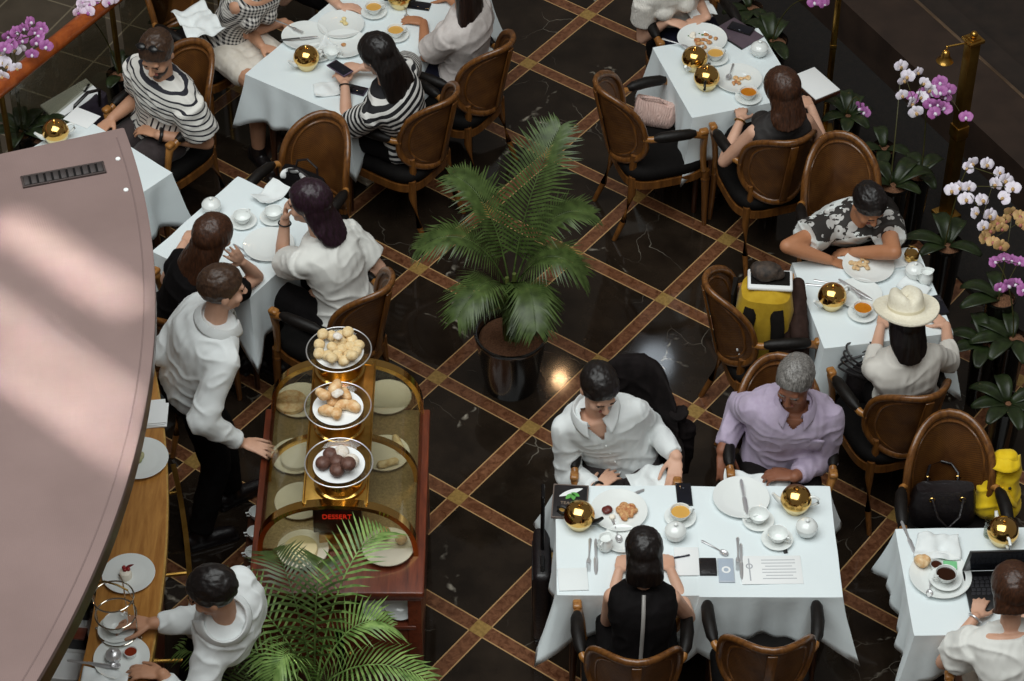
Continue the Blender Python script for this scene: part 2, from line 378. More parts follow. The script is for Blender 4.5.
    mb = MB(); mb.loft(rings(0, t1=.955))
    for q, sg in (('L', -1), ('R', 1)):
        a, b, c = J['s'+q], J['e'+q], J['w'+q]; f = 1 if sex == 'm' else .84
        mb.ell(a, .05*s*f); mb.cap(a, nk-sd*.055*s+rv*sg*.03*s, .045*s*f, .034*s*f, 12); mb.cap(a, a*.45+b*.55, .054*s*f, .048*s*f, 12); mb.cap(a*.45+b*.55, b, .048*s*f, .041*s*f, 12)
        mb.cap(b, b*.6+c*.4, .041*s*f, .042*s*f, 12); mb.cap(b*.6+c*.4, c, .042*s*f, .028*s*f, 12)
        hand(mb, c, J['h'+q][0], J['h'+q][1], q, J['h'+q][2], s*(1 if sex == 'm' else .92), thumb=J['h'+q][3])
        a, b, c = J['p'+q], J['k'+q], J['a'+q]
        mb.cap(a, b, .086*s, .058*s, 12); mb.cap(b, b*.65+c*.35, .056*s, .056*s, 12); mb.cap(b*.65+c*.35, c, .056*s, .038*s, 12); 
        ff = A(sg*.12, 1, 0); ff = ff-A(0, 0, 1)*ff[2]; ff = nz(ff); mb.cap(c+A(0, 0, -.035)-ff*.03, c+ff*.13*s+A(0, 0, -.055), .032, .024, 10)
        J['f'+q] = ff
    hs = s*(1 if sex == 'm' else .97)
    def H(p): return hc + Mh@(A(*p)*hs)
    E = lambda c, r: mb.ell(H(c), A(*r)*hs, Mh, 18, 12)
    mb.cap(nk-sd*.05, H((0, -.012, -.05)), (.056 if sex == 'm' else .047)*s, (.052 if sex == 'm' else .043)*s, 14)
    E((0, -.012, .035), (.075, .094, .082)); E((0, .016, -.03), (.062, .078, .075)); E((0, .032, -.07), (.046, .055, .044)); E((0, .074, -.094), (.022, .019, .018))
    mb.cap(H((0, .086, .012)), H((0, .112, -.028)), .009*hs, .0135*hs, 8); mb.cap(H((-.034, .078, .024)), H((.034, .078, .024)), .013*hs, None, 8)
    for x in (-1, 1): E((x*.036, .064, -.032), (.025, .024, .024)); E((x*.075, -.008, -.006), (.011, .02, .031)); E((x*.012, .107, -.03), (.009, .009, .007))
    me = remesh(mb, vox, 3, .45); me.materials.append(skin); link('body', me, root)
    if 1:
        for x in (-1, 1):
            q = MB(); q.ell(H((x*.031, .0845, .001)), A(.0095, .004, .0042)*hs, Mh, 10, 6); part(q, 'eye', EYEM, root)
            q = MB(); q.tube([H((x*.014, .0945, .021)), H((x*.032, .0935, .027)), H((x*.05, .082, .022))], [.0016, .0022, .0012], 6); part(q, 'eyebrow', hair['m'] if hair else EYEM, root)
        q = MB(); q.ell(H((0, .092, -.0605)), A(.023, .009, .0085)*hs, Mh, 12, 6); part(q, 'lips', LIPM, root)
    D = dict(root=root, J=J, rings=rings, hip=hip, sd=sd, rv=rv, fv=fv, nk=nk, H=H, hc=hc, Mh=Mh, Lt=Lt, s=s, hs=hs, sex=sex, T=T, loc=loc, W=Wz)
    if hair: make_hair(D, **hair)
    return D
def make_hair(D, m, style='short', length=.3, vol=1.0, front=.068, width=.1, side=0, name='hair', fringe=0):
    """a cap of hair cut back to the hairline; long styles hang down the back"""
    mb = MB(); H, Mh, hs = D['H'], D['Mh'], D['hs']; nu, nv = 56, 36; rs = []
    rx, ry, rz = (.084*vol, .105*vol, .096*vol) if style == 'short' else (.089*vol, .108*vol, .1*vol)
    for j in range(1, nv):
        ph = PI*j/nv; row = []
        for i in range(nu):
            th = 2*PI*i/nu; d = A(sin(ph)*cos(th), sin(ph)*sin(th), -cos(ph)); y, z, x = d[1]*ry-.014, d[2]*rz+.036, d[0]*rx
            hl = np.interp(y, [-.12, -.05, 0, .03, .055, .085, .1], [-.085, -.06, -.035 if style == 'short' else -.1, .0 if style == 'short' else -.085, .03 if style == 'short' else -.01, front, front+.005])
            if fringe and y > .03: hl = np.interp(abs(x), [0, .045, .06, .08], [fringe, fringe, -.02, -.07])
            k = sm(-.012, .008, z-hl); row.append(H((x*(.82+.18*k), y*(.80+.20*k), (z-.03)*(.82+.18*k)+.03)))
        rs.append(row)
    mb.loft(rs)
    if style != 'short':
        nk, sd, rv, fv = D['nk'], D['sd'], D['rv'], D['fv']; n = 14; P = []; hx = Mh@A(1, 0, 0); hy = Mh@A(0, 1, 0)
        for k in range(n):
            t = k/(n-1); c1 = H((0, -.018, .04)); c2 = H((0, -.045, -.07)); L_ = length
            e = nk - fv*((.105 if L_ > .13 else .075)*D['s']) - sd*(L_-.14) + rv*side
            q = np.interp(t, [0, .4, 1], [0, 1, 2]); c = c1*(1-q)+c2*q if q < 1 else c2*(2-q)+e*(q-1)
            w = np.interp(t, [0, .2, .4, .65, .9, 1], [.085, .091, .092, width, width*.85, width*.45]); dp = np.interp(t, [0, .2, .4, .65, 1], [.088, .08, .066, .045, .018])
            ax = nz(hx*(1-t)+rv*t); ay = nz(hy*(1-t)+fv*t)
            P.append([c + ax*cos(a)*w*hs + ay*sin(a)*dp*hs for a in np.arange(28)*2*PI/28])
        mb.loft(P)
    me = remesh(mb, .005, 7 if style != 'short' else 3, .6); me.materials.append(m)
    wobble(me, .004, 34, 3, (1, 1, .12) if style != 'short' else (1, 1, 1)); wobble(me, .0022, 95, 5, (1, 1, .07) if style != 'short' else (1, .5, 1)); o = link(name, me, D['root']); return o
def folds(me, amp, seed, ax):
    """soft pulled creases: ridges of warped noise"""
    v = vget(me); n = nget(me); o = Vector((seed*3.7, seed*1.3, seed*2.1)); out = []
    for p in v:
        q = Vector(p); w = noise.noise_vector(q*4+o)*.09; q2 = q + w
        r = 1-abs(noise.noise(Vector((q2.x*7, q2.y*7, q2.z*11))+o))*2.2
        out.append(max(r, 0)**2*.9 + noise.noise(q*5+o)*.8-.4)
    vset(me, v+n*(np.array(out)*amp)[:, None])
    it = 1
def top(D, m, name='shirt', sleeve=1.9, t0=-.06, off=.011, t1=1.0, flare=0, wr=.007, vox=.0075, seed=0, arms='LR', cuffr=None, loose=0.0, vneck=None):
    J, s, f = D['J'], D['s'], (1 if D['sex'] == 'm' else .84); mb = MB(); mb.loft(D['rings'](off, t0, t1, flare))
    for q in arms:
        a, b, c = J['s'+q], J['e'+q], J['w'+q]; o = off+loose
        mb.cap(D['nk']-D['sd']*.035*s+D['rv']*(-1 if q == 'L' else 1)*.035*s, a-D['rv']*(-1 if q == 'L' else 1)*(.035*s if sleeve <= 0 else 0), .04*s*f+off, (.03 if sleeve <= 0 else .048)*s*f+off)
        if 0 < sleeve <= 1: e = a+(b-a)*sleeve; mb.cap(a, e, .056*s*f+o, .05*s*f+o*1.5, 16, False)
        elif sleeve > 1:
            e = b+(c-b)*(sleeve-1); mb.cap(a, b, .053*s*f+off, .043*s*f+o, 16); mb.ell(b, .044*s*f+o); mb.cap(b, e, .046*s*f+o, (.034*s*f+o) if cuffr is None else cuffr, 16, False)
    if D['sex'] == 'f':
        for x in (-1, 1): mb.ell(D['hip']+D['sd']*.68*D['Lt']+D['rv']*x*.065*s+D['fv']*.075*s, .052*s+off*.5)
    me = remesh(mb, vox, 9, .6); me.materials.append(m)
    v = vget(me); st = (v-D['hip'])@D['sd']; sx = (v-D['hip'])@D['rv']
    for q, sg in (('L', -1), ('R', 1)):
        a, b, c = J['s'+q], J['e'+q], J['w'+q]
        for p0, p1, base in ((a, b, 0), (b, c, np.linalg.norm(b-a))):
            d = (p1-p0); ln = np.linalg.norm(d); d /= ln; u = (v-p0)@d; dist = np.linalg.norm(v-p0-u[:, None]*d, axis=1)
            k = (dist < .085*s) & (u > .03) & (u < ln+.1) & ((sx*sg > .15*s*f) | (base > 0)); st = np.where(k, .5-u*1.1-base, st)
    fattr(me, 'st', st); fattr(me, 'sx', sx)
    folds(me, wr*.9, seed, D['sd'])
    if vneck:                                            # an open throat
        bm = bmesh.new(); bm.from_mesh(me); kill_ = []
        for q in bm.verts:
            d = A(*q.co)-D['hip']; t = d@D['sd']/D['Lt']
            if t > vneck and (A(*q.co)-D['nk'])@D['fv'] > 0 and abs(d@D['rv']) < .058*s*(t-vneck)/(1.03-vneck)+.002: kill_.append(q)
        bmesh.ops.delete(bm, geom=kill_, context='VERTS'); bm.to_mesh(me); bm.free()
    return link(name, me, D['root'])
def trousers(D, m, name='trousers', full=1.0, off=.012, t1=.1, skirt=False, vox=.009):
    J, s = D['J'], D['s']; mb = MB(); mb.loft(D['rings'](off, -.16, t1))
    for q in 'LR':
        a, b, c = J['p'+q], J['k'+q], J['a'+q]
        if full <= 1 and skirt: e = a+(b-a)*full; mb.cap(a, e, .092*s+off, .07*s+off, 16, False)
        else: mb.cap(a, b, .09*s+off, .062*s+off, 16); mb.ell(b, .062*s+off); e = b+(c-b)*.93; mb.cap(b, e, .06*s+off, .05*s+off, 16, False)
    if skirt:
        for t in (0, .25, .5, .75, 1):
            pl = J['pL']+(J['kL']-J['pL'])*full*t; pr = J['pR']+(J['kR']-J['pR'])*full*t; mb.cap(pl, pr, .085*s*(1-t*.15), None, 14)
    me = remesh(mb, vox, 3, .5); me.materials.append(m); wobble(me, .006, 11, 4); wobble(me, .003, 30, 6); return link(name, me, D['root'])
def shoes(D, m):
    for q in 'LR':
        c, f = D['J']['a'+q], D['J']['f'+q]; mb = MB(); s = D['s']
        mb.cap(c-f*.045+A(0, 0, -.035), c+f*.15*s+A(0, 0, -.052), .042, .033, 14); mb.cap(c+A(0, 0, .02), c+A(0, 0, -.03), .046, .044, 14)
        mb.box(c+f*.055+A(0, 0, -.077), (.078, .27*s, .016), np.stack([np.cross(f, A(0, 0, 1)), f, A(0, 0, 1)], 1), .006)
        me = remesh(mb, .008, 2); me.materials.append(m); link('shoe', me, D['root'])
def collar(D, m, r=.068, h=.034, open_=.3, name='collar'):
    mb = MB(); nk, sd, rv, fv = D['nk'], D['sd'], D['rv'], D['fv']; s = D['s']; a0, a1 = PI/2+open_, PI/2+2*PI-open_
    def fn(u, v):
        a = a0+(a1-a0)*u; k = abs(u-.5)*2; pt = max(k-.72, 0)/.28
        if v < .4: q = v/.4; rr = r + .004*q; z = -.02 + (h+.02-.012*k**3)*q
        else: q = (v-.4)/.6; rr = r+.006+(.026+.018*pt)*q; z = h-.012*k**3 - (h+.010+.034*pt**1.5)*q + .006*sin(q*PI)
        return nk + sd*z*s + (rv*cos(a)*rr*1.04 + fv*sin(a)*rr)*s + fv*.006*s
    mb.grid(fn, 56, 12); o = part(mb, name, m, D['root'], ang=60); md = o.modifiers.new('t', 'SOLIDIFY'); md.thickness = .004; return o
def on_front(D, t, x=0, off=.012):
    """a point on the front of the torso"""
    T = D['T']; dd = np.interp(t, [q[0] for q in T], [q[2] for q in T])*D['s']
    return D['hip']+D['sd']*t*D['Lt'] - D['fv']*.03*sin(PI*np.clip(t, 0, 1))*D['s'] + D['fv']*(dd+off) + D['rv']*x
def band(D, q, m, name, t=.92, r=.036, h=.02):
    a, b = D['J']['e'+q], D['J']['w'+q]; c = a+(b-a)*t; _, _, d = frame(b-a); mb = MB()
    x, y, d = frame(b-a); mb.tube([c+(x*cos(k)+y*sin(k))*r*D['s'] for k in np.arange(20)*2*PI/20], h/2, 8, .35 if False else 1, ring=True); return part(mb, name, m, D['root'])
# ---------------------------------------------------------------- the setting
def floor_mat():
    g = G('black marble floor with wood lattice'); v = g.co()
    ei = (.35957/.36, .48032/.36, 0); ej = (.48032/.36, -.35957/.36, 0)
    di = g.math('MULTIPLY', g.math('ABSOLUTE', g.math('SUBTRACT', g.math('FRACT', g.math('ADD', g.dot(v, ei), 100.5)), .5)), .6)
    dj = g.math('MULTIPLY', g.math('ABSOLUTE', g.math('SUBTRACT', g.math('FRACT', g.math('ADD', g.dot(v, ej), 100.5)), .5)), .6)
    bi = g.math('LESS_THAN', di, .041); bj = g.math('LESS_THAN', dj, .041); ii = g.math('LESS_THAN', di, .0345); ij = g.math('LESS_THAN', dj, .0345)
    band = g.math('MAXIMUM', bi, bj); node = g.math('MULTIPLY', bi, bj)
    core = g.math('MAXIMUM', g.math('MULTIPLY', ii, g.math('SUBTRACT', 1, bj)), g.math('MULTIPLY', ij, g.math('SUBTRACT', 1, bi)))
    f = g.noise(v, 30, 5, .65, .8); redm = g.mix(g.ramp(f, .3, .72), lin('4a2a1a'), lin('855a40')); edge = lin('b48f62')
    nd = g.mix(g.ramp(g.noise(v, 60, 3), .3, .7), lin('84683a'), lin('a3844c'))
    w = g.noise(v, 1.3, 3, .5); wv = g.n('ShaderNodeVectorMath', 0, {0: v, 1: g.scl(g.n('ShaderNodeTexNoise', 'Color', {'Vector': v, 'Scale': 2.2, 'Detail': 4}), (.5, .5, .5))}, operation='ADD')
    ed = g.vor(wv, 1.1, 'Distance', feature='DISTANCE_TO_EDGE')
    vein = g.math('MULTIPLY', g.math('SUBTRACT', 1, g.ramp(ed, .0, .012)), g.ramp(g.noise(v, 3.1, 3), .52, .62))
    vein = g.math('MULTIPLY', vein, g.ramp(g.noise(v, 22, 2), .42, .62))
    ed2 = g.vor(wv, 3.3, 'Distance', feature='DISTANCE_TO_EDGE')
    vein2 = g.math('MULTIPLY', g.math('MULTIPLY', g.math('SUBTRACT', 1, g.ramp(ed2, .0, .010)), g.ramp(g.noise(v, 2.3, 2), .54, .66)), .28)
    marb = g.mix(g.ramp(g.noise(v, 4, 5), .35, .75), lin('1c1611'), lin('30271f')); marb = g.mix(g.math('MAXIMUM', g.math('MULTIPLY', vein, .75), vein2), marb, lin('c8bfae'))
    col = g.mix(band, marb, g.mix(node, g.mix(core, edge, redm), nd))
    g.set(col=col, rough=g.math('ADD', g.math('MULTIPLY', g.noise(v, 7, 3), .05), .035), spec=.4); return g.m
def poly_slab(mb, pts, z0, z1): return mb.prism([(p[0], p[1]) for p in pts], z0, z1)
mb = MB(); poly_slab(mb, [(-6, -7), (7, -7), (7, 8), (-6, 8)], -.08, 0); struct(mb, 'floor', floor_mat())
# slate terrace past the glass railing
ra, rb = at(0, 88, .95), at(110, 0, .95); rd = nz(A(rb[0]-ra[0], rb[1]-ra[1], 0)); rn = A(-rd[1], rd[0], 0)
def slate():
    g = G('slate tiles'); v = g.co()
    a = g.dot(v, tuple(nz(rd*cos(.12)+rn*sin(.12)))); b = g.dot(v, tuple(nz(rn*cos(.12)-rd*sin(.12))))
    fa = g.math('ABSOLUTE', g.math('SUBTRACT', g.math('FRACT', g.math('ADD', g.math('DIVIDE', a, .40), 50)), .5)); fb = g.math('ABSOLUTE', g.math('SUBTRACT', g.math('FRACT', g.math('ADD', g.math('DIVIDE', b, .40), 50)), .5))
    gr = g.math('GREATER_THAN', g.math('MAXIMUM', fa, fb), .487)
    c = g.mix(g.ramp(g.noise(v, 3, 4), .3, .7), lin('393127'), lin('50463a')); g.set(col=g.mix(gr, c, lin('746a58')), rough=.5); return g.m
p0, p1 = ra-rd*3, ra+rd*6
mb = MB(); poly_slab(mb, [p0, p1, p1+rn*5, p0+rn*5], -.05, .012); struct(mb, 'floor_terrace', slate())
# stone ledge and sunken walkway past the orchids
la, lb = at(842, 0, .3), at(1024, 169, .3); ma, mb_ = at(917, 3, .3), at(1024, 92, .3)
ld = nz(A(lb[0]-la[0], lb[1]-la[1], 0)); ln_ = A(-ld[1], ld[0], 0); ln_ = ln_ if ln_@(ma-la) > 0 else -ln_; lw = (ma-la)@ln_
STONE = mat('brown stone ledge', '2a1f19', .5, c2='382a22', ns=6); STONE2 = mat('dark carpet', '1f1712', .9, c2='2c211a', ns=9)
q0, q1 = la-ld*4, la+ld*7
mb = MB(); poly_slab(mb, [q0, q1, q1+ln_*lw, q0+ln_*lw], -.04, .3); struct(mb, 'trim_ledge', STONE)
mb = MB(); c = (q0+q1)/2+ln_*(lw+.011); mb.box((c[0], c[1], .293), (11, .022, .022), rotz(math.atan2(ld[1], ld[0])), .004); struct(mb, 'trim_nosing', mat('worn bronze strip', '8d7660', .35, .6, c2='5c4a3a', ns=4))
mb = MB(); o2 = ln_*(lw+.3); poly_slab(mb, [q0+ln_*lw, q1+ln_*lw, q1+o2, q0+o2], -.04, .16); struct(mb, 'trim_step', STONE2)
mb = MB(); o3 = ln_*(lw+5); poly_slab(mb, [q0+o2, q1+o2, q1+o3, q0+o3], -.06, .02); struct(mb, 'floor_walkway', STONE2)
BED = mat('dark planting bed', '0e0a08', .95, c2='18120e', ns=30, bs=.5)
mb = MB(); poly_slab(mb, [q0, q1, q1-ln_*.62, q0-ln_*.62], -.03, .02); struct(mb, 'floor_planting_bed', BED)
# railing
rl = thing('glass_railing', 'wooden handrail on glass panels with slim posts at the edge of the slate terrace', 'railing', tuple(A(*ra)*A(1, 1, 0)))
O = A(ra[0], ra[1], 0)
mb = MB(); P = [ra-rd*1.4-O+A(0, 0, 0), ra+rd*4-O]; mb.tube([P[0], P[1]], .045, 20); part(mb, 'handrail', RAILWOOD, rl)
for k in range(-1, 4):
    a, b = ra+rd*(k*.92+.06)-O, ra+rd*(k*.92+.86)-O; mb = MB(); c = (a+b)/2; mb.box((c[0], c[1], .47), (.79, .012, .84), rotz(math.atan2(rd[1], rd[0])), .002); part(mb, 'glass_panel', RAILGLASS, rl)
    mb = MB(); p = ra+rd*(k*.92+.92)-O; mb.cap((p[0], p[1], .012), (p[0], p[1], .93), .016, None, 10, False); mb.cap((p[0], p[1], .012), (p[0], p[1], .025), .04, None, 16, False); part(mb, 'post', BRASSDARK, rl)
# ---------------------------------------------------------------- light
def area(nm, loc, tgt, sx, sy, e, c, spread=180):
    l = bpy.data.lights.new(nm, 'AREA'); l.shape = 'RECTANGLE'; l.size = sx; l.size_y = sy; l.energy = e; l.color = c; l.spread = R(spread)
    o = bpy.data.objects.new(nm, l); COL.objects.link(o); o.location = loc; d = Vector(tgt)-Vector(loc); o.rotation_euler = d.to_track_quat('-Z', 'Y').to_euler(); return o
area('skylight', (-1.2, -2.8, 9.6), (-.5, -.6, 0), 9.5, 8, 1010, (.96, 1.0, .99))
for px_, py_, sx_, sy_, e_ in ((66, 262, .16, .75, 1.2), (58, 352, .10, .85, .9), (66, 408, .14, .8, 1.2)):
    p_ = at(px_, py_, 2.4); l_ = area('sun_through_pane', p_+A(-2.6, .8, 7.5), p_, sx_, sy_, e_, (1, .97, .9), 1.6)
    z_ = nz(A(-2.6, .8, 7.5)); y_ = A(.74, -.67, 0); y_ = nz(y_-z_*(y_@z_)); x_ = np.cross(y_, z_); l_.rotation_euler = Matrix([[x_[k], y_[k], z_[k]] for k in range(3)]).to_euler()
def bulb(px_, py_, h_, r_, e_, c_):
    p_ = at(px_, py_, 0); d_ = p_-CAMP; d_[2] *= -1; q_ = p_+d_*(h_/d_[2]); l = bpy.data.lights.new('far_lamp', 'POINT'); l.shadow_soft_size = r_; l.energy = e_; l.color = c_; o = bpy.data.objects.new('far_lamp', l); COL.objects.link(o); o.location = q_
bulb(411, 336, 5, .05, 14, (1, .6, .3)); bulb(560, 379, 5, .05, 9, (1, .6, .3)); bulb(655, 362, 7, .16, 8, (.8, .9, 1))
wd = bpy.data.worlds.new('atrium'); SC.world = wd; wd.use_nodes = True; bg = wd.node_tree.nodes['Background']; bg.inputs[0].default_value = (.62, .56, .5, 1); bg.inputs[1].default_value = .2
SC.view_settings.view_transform = 'Standard'; SC.view_settings.look = 'None'; SC.view_settings.gamma = 1; SC.view_settings.exposure = 0; SC.view_settings.use_curve_mapping = False
SC.cycles.max_bounces = 6; SC.cycles.use_denoising = True; SC.cycles.sample_clamp_indirect = 4; SC.cycles.transparent_max_bounces = 12
# ---------------------------------------------------------------- chairs
def oval(a, h, n=48, e=2.75):
    return [(np.sign(cos(t))*abs(cos(t))**(2/e)*a, np.sign(sin(t))*abs(sin(t))**(2/e)*h) for t in np.arange(n)*2*PI/n]
BH, BZ, BA = .235, .715, .232
CW = .87
def bpt(x, z, d=0):
    """a point of the wrapped, tilted back; d metres towards the sitter"""
    return A(x*(1-.03), -.275 - .20*(z-.48) + 3.1*x*x + d, z)
def make_chair():
    t = thing('oval_back_armchair', 'x', 'chair')
    mb = MB(); rs = []
    for k, z in ((.86, .395), (1, .41), (1.02, .44), (.99, .462), (.9, .476), (.6, .484), (.05, .486)):
        rs.append([(x*k, y*k-.005, z) for x, y in oval(.245, .235, 40, 3.6)])
    mb.loft(rs); part(mb, 'seat', SEATBLACK, t, ang=70)
    mb = MB(); mb.loft([[(x, y, z) for x, y in oval(.25*k, .24*k, 40, 3.6)] for k, z in ((.9, .345), (1, .35), (1, .398), (.9, .402))]); part(mb, 'seat_frame', CHAIRWOOD, t)
    for sx in (-1, 1):
        mb = MB(); mb.tube([(sx*.215, .205, .39), (sx*.217, .207, .3), (sx*.222, .212, .12), (sx*.225, .215, 0)], [.024, .023, .018, .013], 12); mb.ell((sx*.215, .205, .33), (.027, .027, .02)); part(mb, 'leg', CHAIRWOOD, t)
        mb = MB(); mb.tube([(sx*.185, -.2, .42), (sx*.187, -.205, .3), (sx*.195, -.25, .12), (sx*.2, -.30, 0)], [.024, .023, .018, .014], 10); part(mb, 'leg', CHAIRWOOD, t)
        mb = MB(); mb.tube([(sx*.178, -.2, .38), bpt(sx*.165, .5), bpt(sx*.175, .56)], [.024, .021, .017], 10); part(mb, 'back_post', CHAIRWOOD, t)
    mb = MB(); mb.tube([bpt(x, BZ+z) for x, z in oval(BA, BH)], .022, 10, .75, (0, 1, .2), ring=True); f = part(mb, 'back_frame', CHAIRWOOD, t, ang=80)
    mb = MB(); mb.tube([bpt(x, BZ+z, .006) for x, z in oval(BA*.84, BH*.84)], .008, 8, 1, (0, 1, .2), ring=True); part(mb, 'inner_moulding', CHAIRWOOD, f)
    mb = MB(); rs = [[bpt(x*k, BZ+z*k, dd) for x, z in oval(BA*.97, BH*.97)] for k, dd in ((.02, -.004), (.5, -.004), (1, -.004), (1, .004), (.5, .004), (.02, .004))]; mb.loft(rs); part(mb, 'cane_panel', CANE, t)
    mb = MB(); mb.box(bpt(0, BZ, -.014), (.05, .01, 2*BH*.93), rotx(-.2+.4) if False else rotx(.2), .003); part(mb, 'back_splat', CHAIRWOOD, t)
    for sx in (-1, 1):
        a = bpt(sx*.228, .69)
        path = [a, A(sx*.25, -.13, .70), A(sx*.272, -.02, .706), A(sx*.275, .1, .70), A(sx*.268, .165, .675), A(sx*.25, .17, .59), A(sx*.235, .18, .48), A(sx*.222, .19, .40)]
        mb = MB(); mb.tube(path, [.018, .019, .02, .021, .024, .02, .018, .02], 12); mb.box((sx*.272, .16, .705), (.046, .05, .03), None, .01); m_ = part(mb, 'arm', TIPWOOD, t, ang=60)
        mb = MB(); mb.tube([A(sx*.253, -.115, .708), A(sx*.262, -.08, .711), A(sx*.274, 0, .714), A(sx*.276, .08, .709), A(sx*.274, .112, .706)], [.018, .032, .035, .032, .02], 14, .9); part(mb, 'arm_pad', BLACKPAD, t, ang=70)
    for o in [c for c in t.children_recursive if c.type == 'MESH']: v = vget(o.data); v[:, 0] *= CW; vset(o.data, v)
    return t
CHAIR = make_chair(); CH_USED = [0]
def chair(px, py, rz, label, z=.95, swap=None, xy=None):
    f = A(-sin(R(rz)), cos(R(rz)), 0); p = at(px, py, z)+f*.36 if xy is None else A(*xy, 0)
    g = 'oval back armchairs'
    CH_USED[0] += 1
    if CH_USED[0] == 1 and not swap: CHAIR.location = (p[0], p[1], 0); CHAIR.rotation_euler = (0, 0, R(rz)); CHAIR['label'] = label; CHAIR['group'] = g; return CHAIR
    return dup(CHAIR, (p[0], p[1], 0), R(rz), label, g, swap)
# ---------------------------------------------------------------- tables and their cloths
def table(cx, cy, w, d, ang, label, clabel, drop=.26, seed=0, z=.735, flare=.09, sag=None):
    t = thing('dining_table', label, 'table', (cx, cy, 0), ang, 'small dining tables')
    mb = MB(); mb.box((0, 0, z-.02), (w-.01, d-.01, .035), None, .008); part(mb, 'tabletop', DARKWOOD, t)
    mb = MB(); mb.box((0, 0, z-.065), (w*.8, d*.8, .06), None, .004); part(mb, 'apron', DARKWOOD, t)
    for sx in (-1, 1):
        for sy in (-1, 1): mb = MB(); mb.tube([(sx*w*.38, sy*d*.38, z-.06), (sx*w*.38, sy*d*.38, .35), (sx*w*.385, sy*d*.385, 0)], [.024, .02, .014], 10); part(mb, 'leg', DARKWOOD, t)
    rr = random.Random(seed); mb = MB(); zt = z+.006; hw, hd = w/2+.004, d/2+.004; n = 40
    # outline point, outward normal and hang for each step round the cloth
    ring = []
    for side in range(4):
        for k in range(n):
            u = k/n*2-1
            if side == 0: p, nn = A(hw*u, -hd), A(0, -1)
            elif side == 1: p, nn = A(hw, hd*u), A(1, 0)
            elif side == 2: p, nn = A(-hw*u, hd), A(0, 1)
            else: p, nn = A(-hw, -hd*u), A(-1, 0)
            c = abs(u)**7; tan = A(-nn[1], nn[0]); o = nz(np.append(nn + tan*np.sign(u)*c*.98, 0))[:2]
            kk = side*n+k; wv = .016*sin(kk*.35+seed*2)*(1-c)+.01*sin(kk*.83+seed)*(1-c)
            ring.append((p, o, drop*(1+.38*abs(u)**9) + .012*sin(kk*.21+seed), c, wv))
    def row(v):
        out = []
        for p, o, L, c, wv in ring:
            a = v*L; out.append((p[0]+o[0]*(.004+flare*c*v**1.2+ (.012+wv)*v), p[1]+o[1]*(.004+flare*c*v**1.2+(.012+wv)*v), zt-.004*(v > 0)-a))
        return out
    rows = [[(p[0]*k, p[1]*k, zt) for p, *_ in ring] for k in (.02, .3, .6, .85, .97)] + [row(v) for v in (0, .03, .1, .2, .32, .45, .6, .75, .88, 1)]
    mb.loft(rows, cap=False); mb.f.append(tuple(range(4*n-1, -1, -1))); mb.fm.append(0)
    o = single(mb, 'tablecloth', LINEN, clabel, 'tablecloth', (cx, cy, 0), ang, 'white tablecloths', ang=80)
    wobble(o.data, .004, 7, seed); md = o.modifiers.new('t', 'SOLIDIFY'); md.thickness = .0025; md.offset = 1
    return t
TZ = .7445
table(.425, -1.42, .618, .64, 0, 'dining table under the cloth where the woman in black writes', 'white tablecloth under the leaf menu book, left half of the paired front tables', seed=1, flare=.13)
table(1.045, -1.425, .612, .645, 0, 'dining table under the cloth with the printed papers and wallet', 'white tablecloth with phone, wallet and papers, right half of the paired front tables', seed=2, flare=.13)
table(1.97, -1.655, .64, .6, R(1.5), 'dining table under the cloth with the laptop', 'white tablecloth under the open laptop', seed=3)
table(1.675, .18, .63, .61, R(10), 'dining table between the man in the floral tee and the woman in the hat', 'white tablecloth between the floral tee and the straw hat', seed=4, drop=.3)
table(1.06, 1.97, .6, .62, R(17), 'dining table between the woman in lace and the brown haired woman in black', 'white tablecloth with two gold teapots side by side', seed=5, drop=.3)
_u = A(cos(R(57)), sin(R(57))); _v = A(cos(R(-33)), sin(R(-33))); _c = A(-1.53, 1.94)
_p = _c+_u*.33+_v*.34; table(_p[0], _p[1], .66, .68, R(57), 'dining table where the woman in the striped knit sits', 'white tablecloth by the striped knit woman holding a phone', seed=6)
_p = _c+_u*.995+_v*.34; table(_p[0], _p[1], .66, .68, R(57), 'dining table where the long haired woman leans her arm', 'white tablecloth under the long haired woman, near the frame edge', seed=7)
table(-1.45, .62, .68, .6, R(56.5), 'dining table between the woman in the white tee and the woman in black', 'white tablecloth in front of the woman in the white tee', seed=8, drop=.3)
table(-2.33, 1.1, .62, .68, R(49), 'dining table beside the man in the striped tee', 'white tablecloth half hidden by the pink canopy', seed=9, drop=.3)
chair(637, 662, 0, 'cane back armchair of the woman in the zipped black dress')
chair(773, 650, 0, 'empty cane back armchair pushed under the paired tables beside the woman in black')
chair(778, 357, 180, 'cane back armchair behind the man in the lilac shirt')
c15 = chair(632, 362, 176, 'armchair hung with a dark jacket behind the man in the white shirt')
chair(950, 414, 180, 'empty cane back armchair holding the black handbag')
chair(929, 397, 19, 'cane back armchair of the woman in the straw hat')
chair(707, 284, -80, 'cane back armchair piled with the yellow backpack')
chair(836, 135, 188, 'cane back armchair behind the man in the floral tee')
chair(598, 86, -73, 'empty cane back armchair with the pink pouch on its seat')
chair(794, 142, 17, 'cane back armchair of the brown haired woman in black')
chair(0, 0, 197, 'cane back armchair of the woman in white lace', xy=(.9, 2.5))
chair(203, 44, 141, 'cane back armchair behind the man in the striped tee')
chair(0, 0, -126, 'cane back armchair of the woman in the gingham top', xy=(-1.85, 2.52))
chair(452, 98, 56, 'cane back armchair of the woman in the striped knit')
chair(508, 45, 56, 'cane back armchair of the long haired woman, next to the striped knit woman')
chair(333, 116, 150, 'cane back armchair holding the black and white bag')
chair(386, 288, 56, 'cane back armchair of the woman in the white tee')
chair(0, 0, -34, 'cane back armchair of the long haired woman in black', xy=(-1.77, .13))
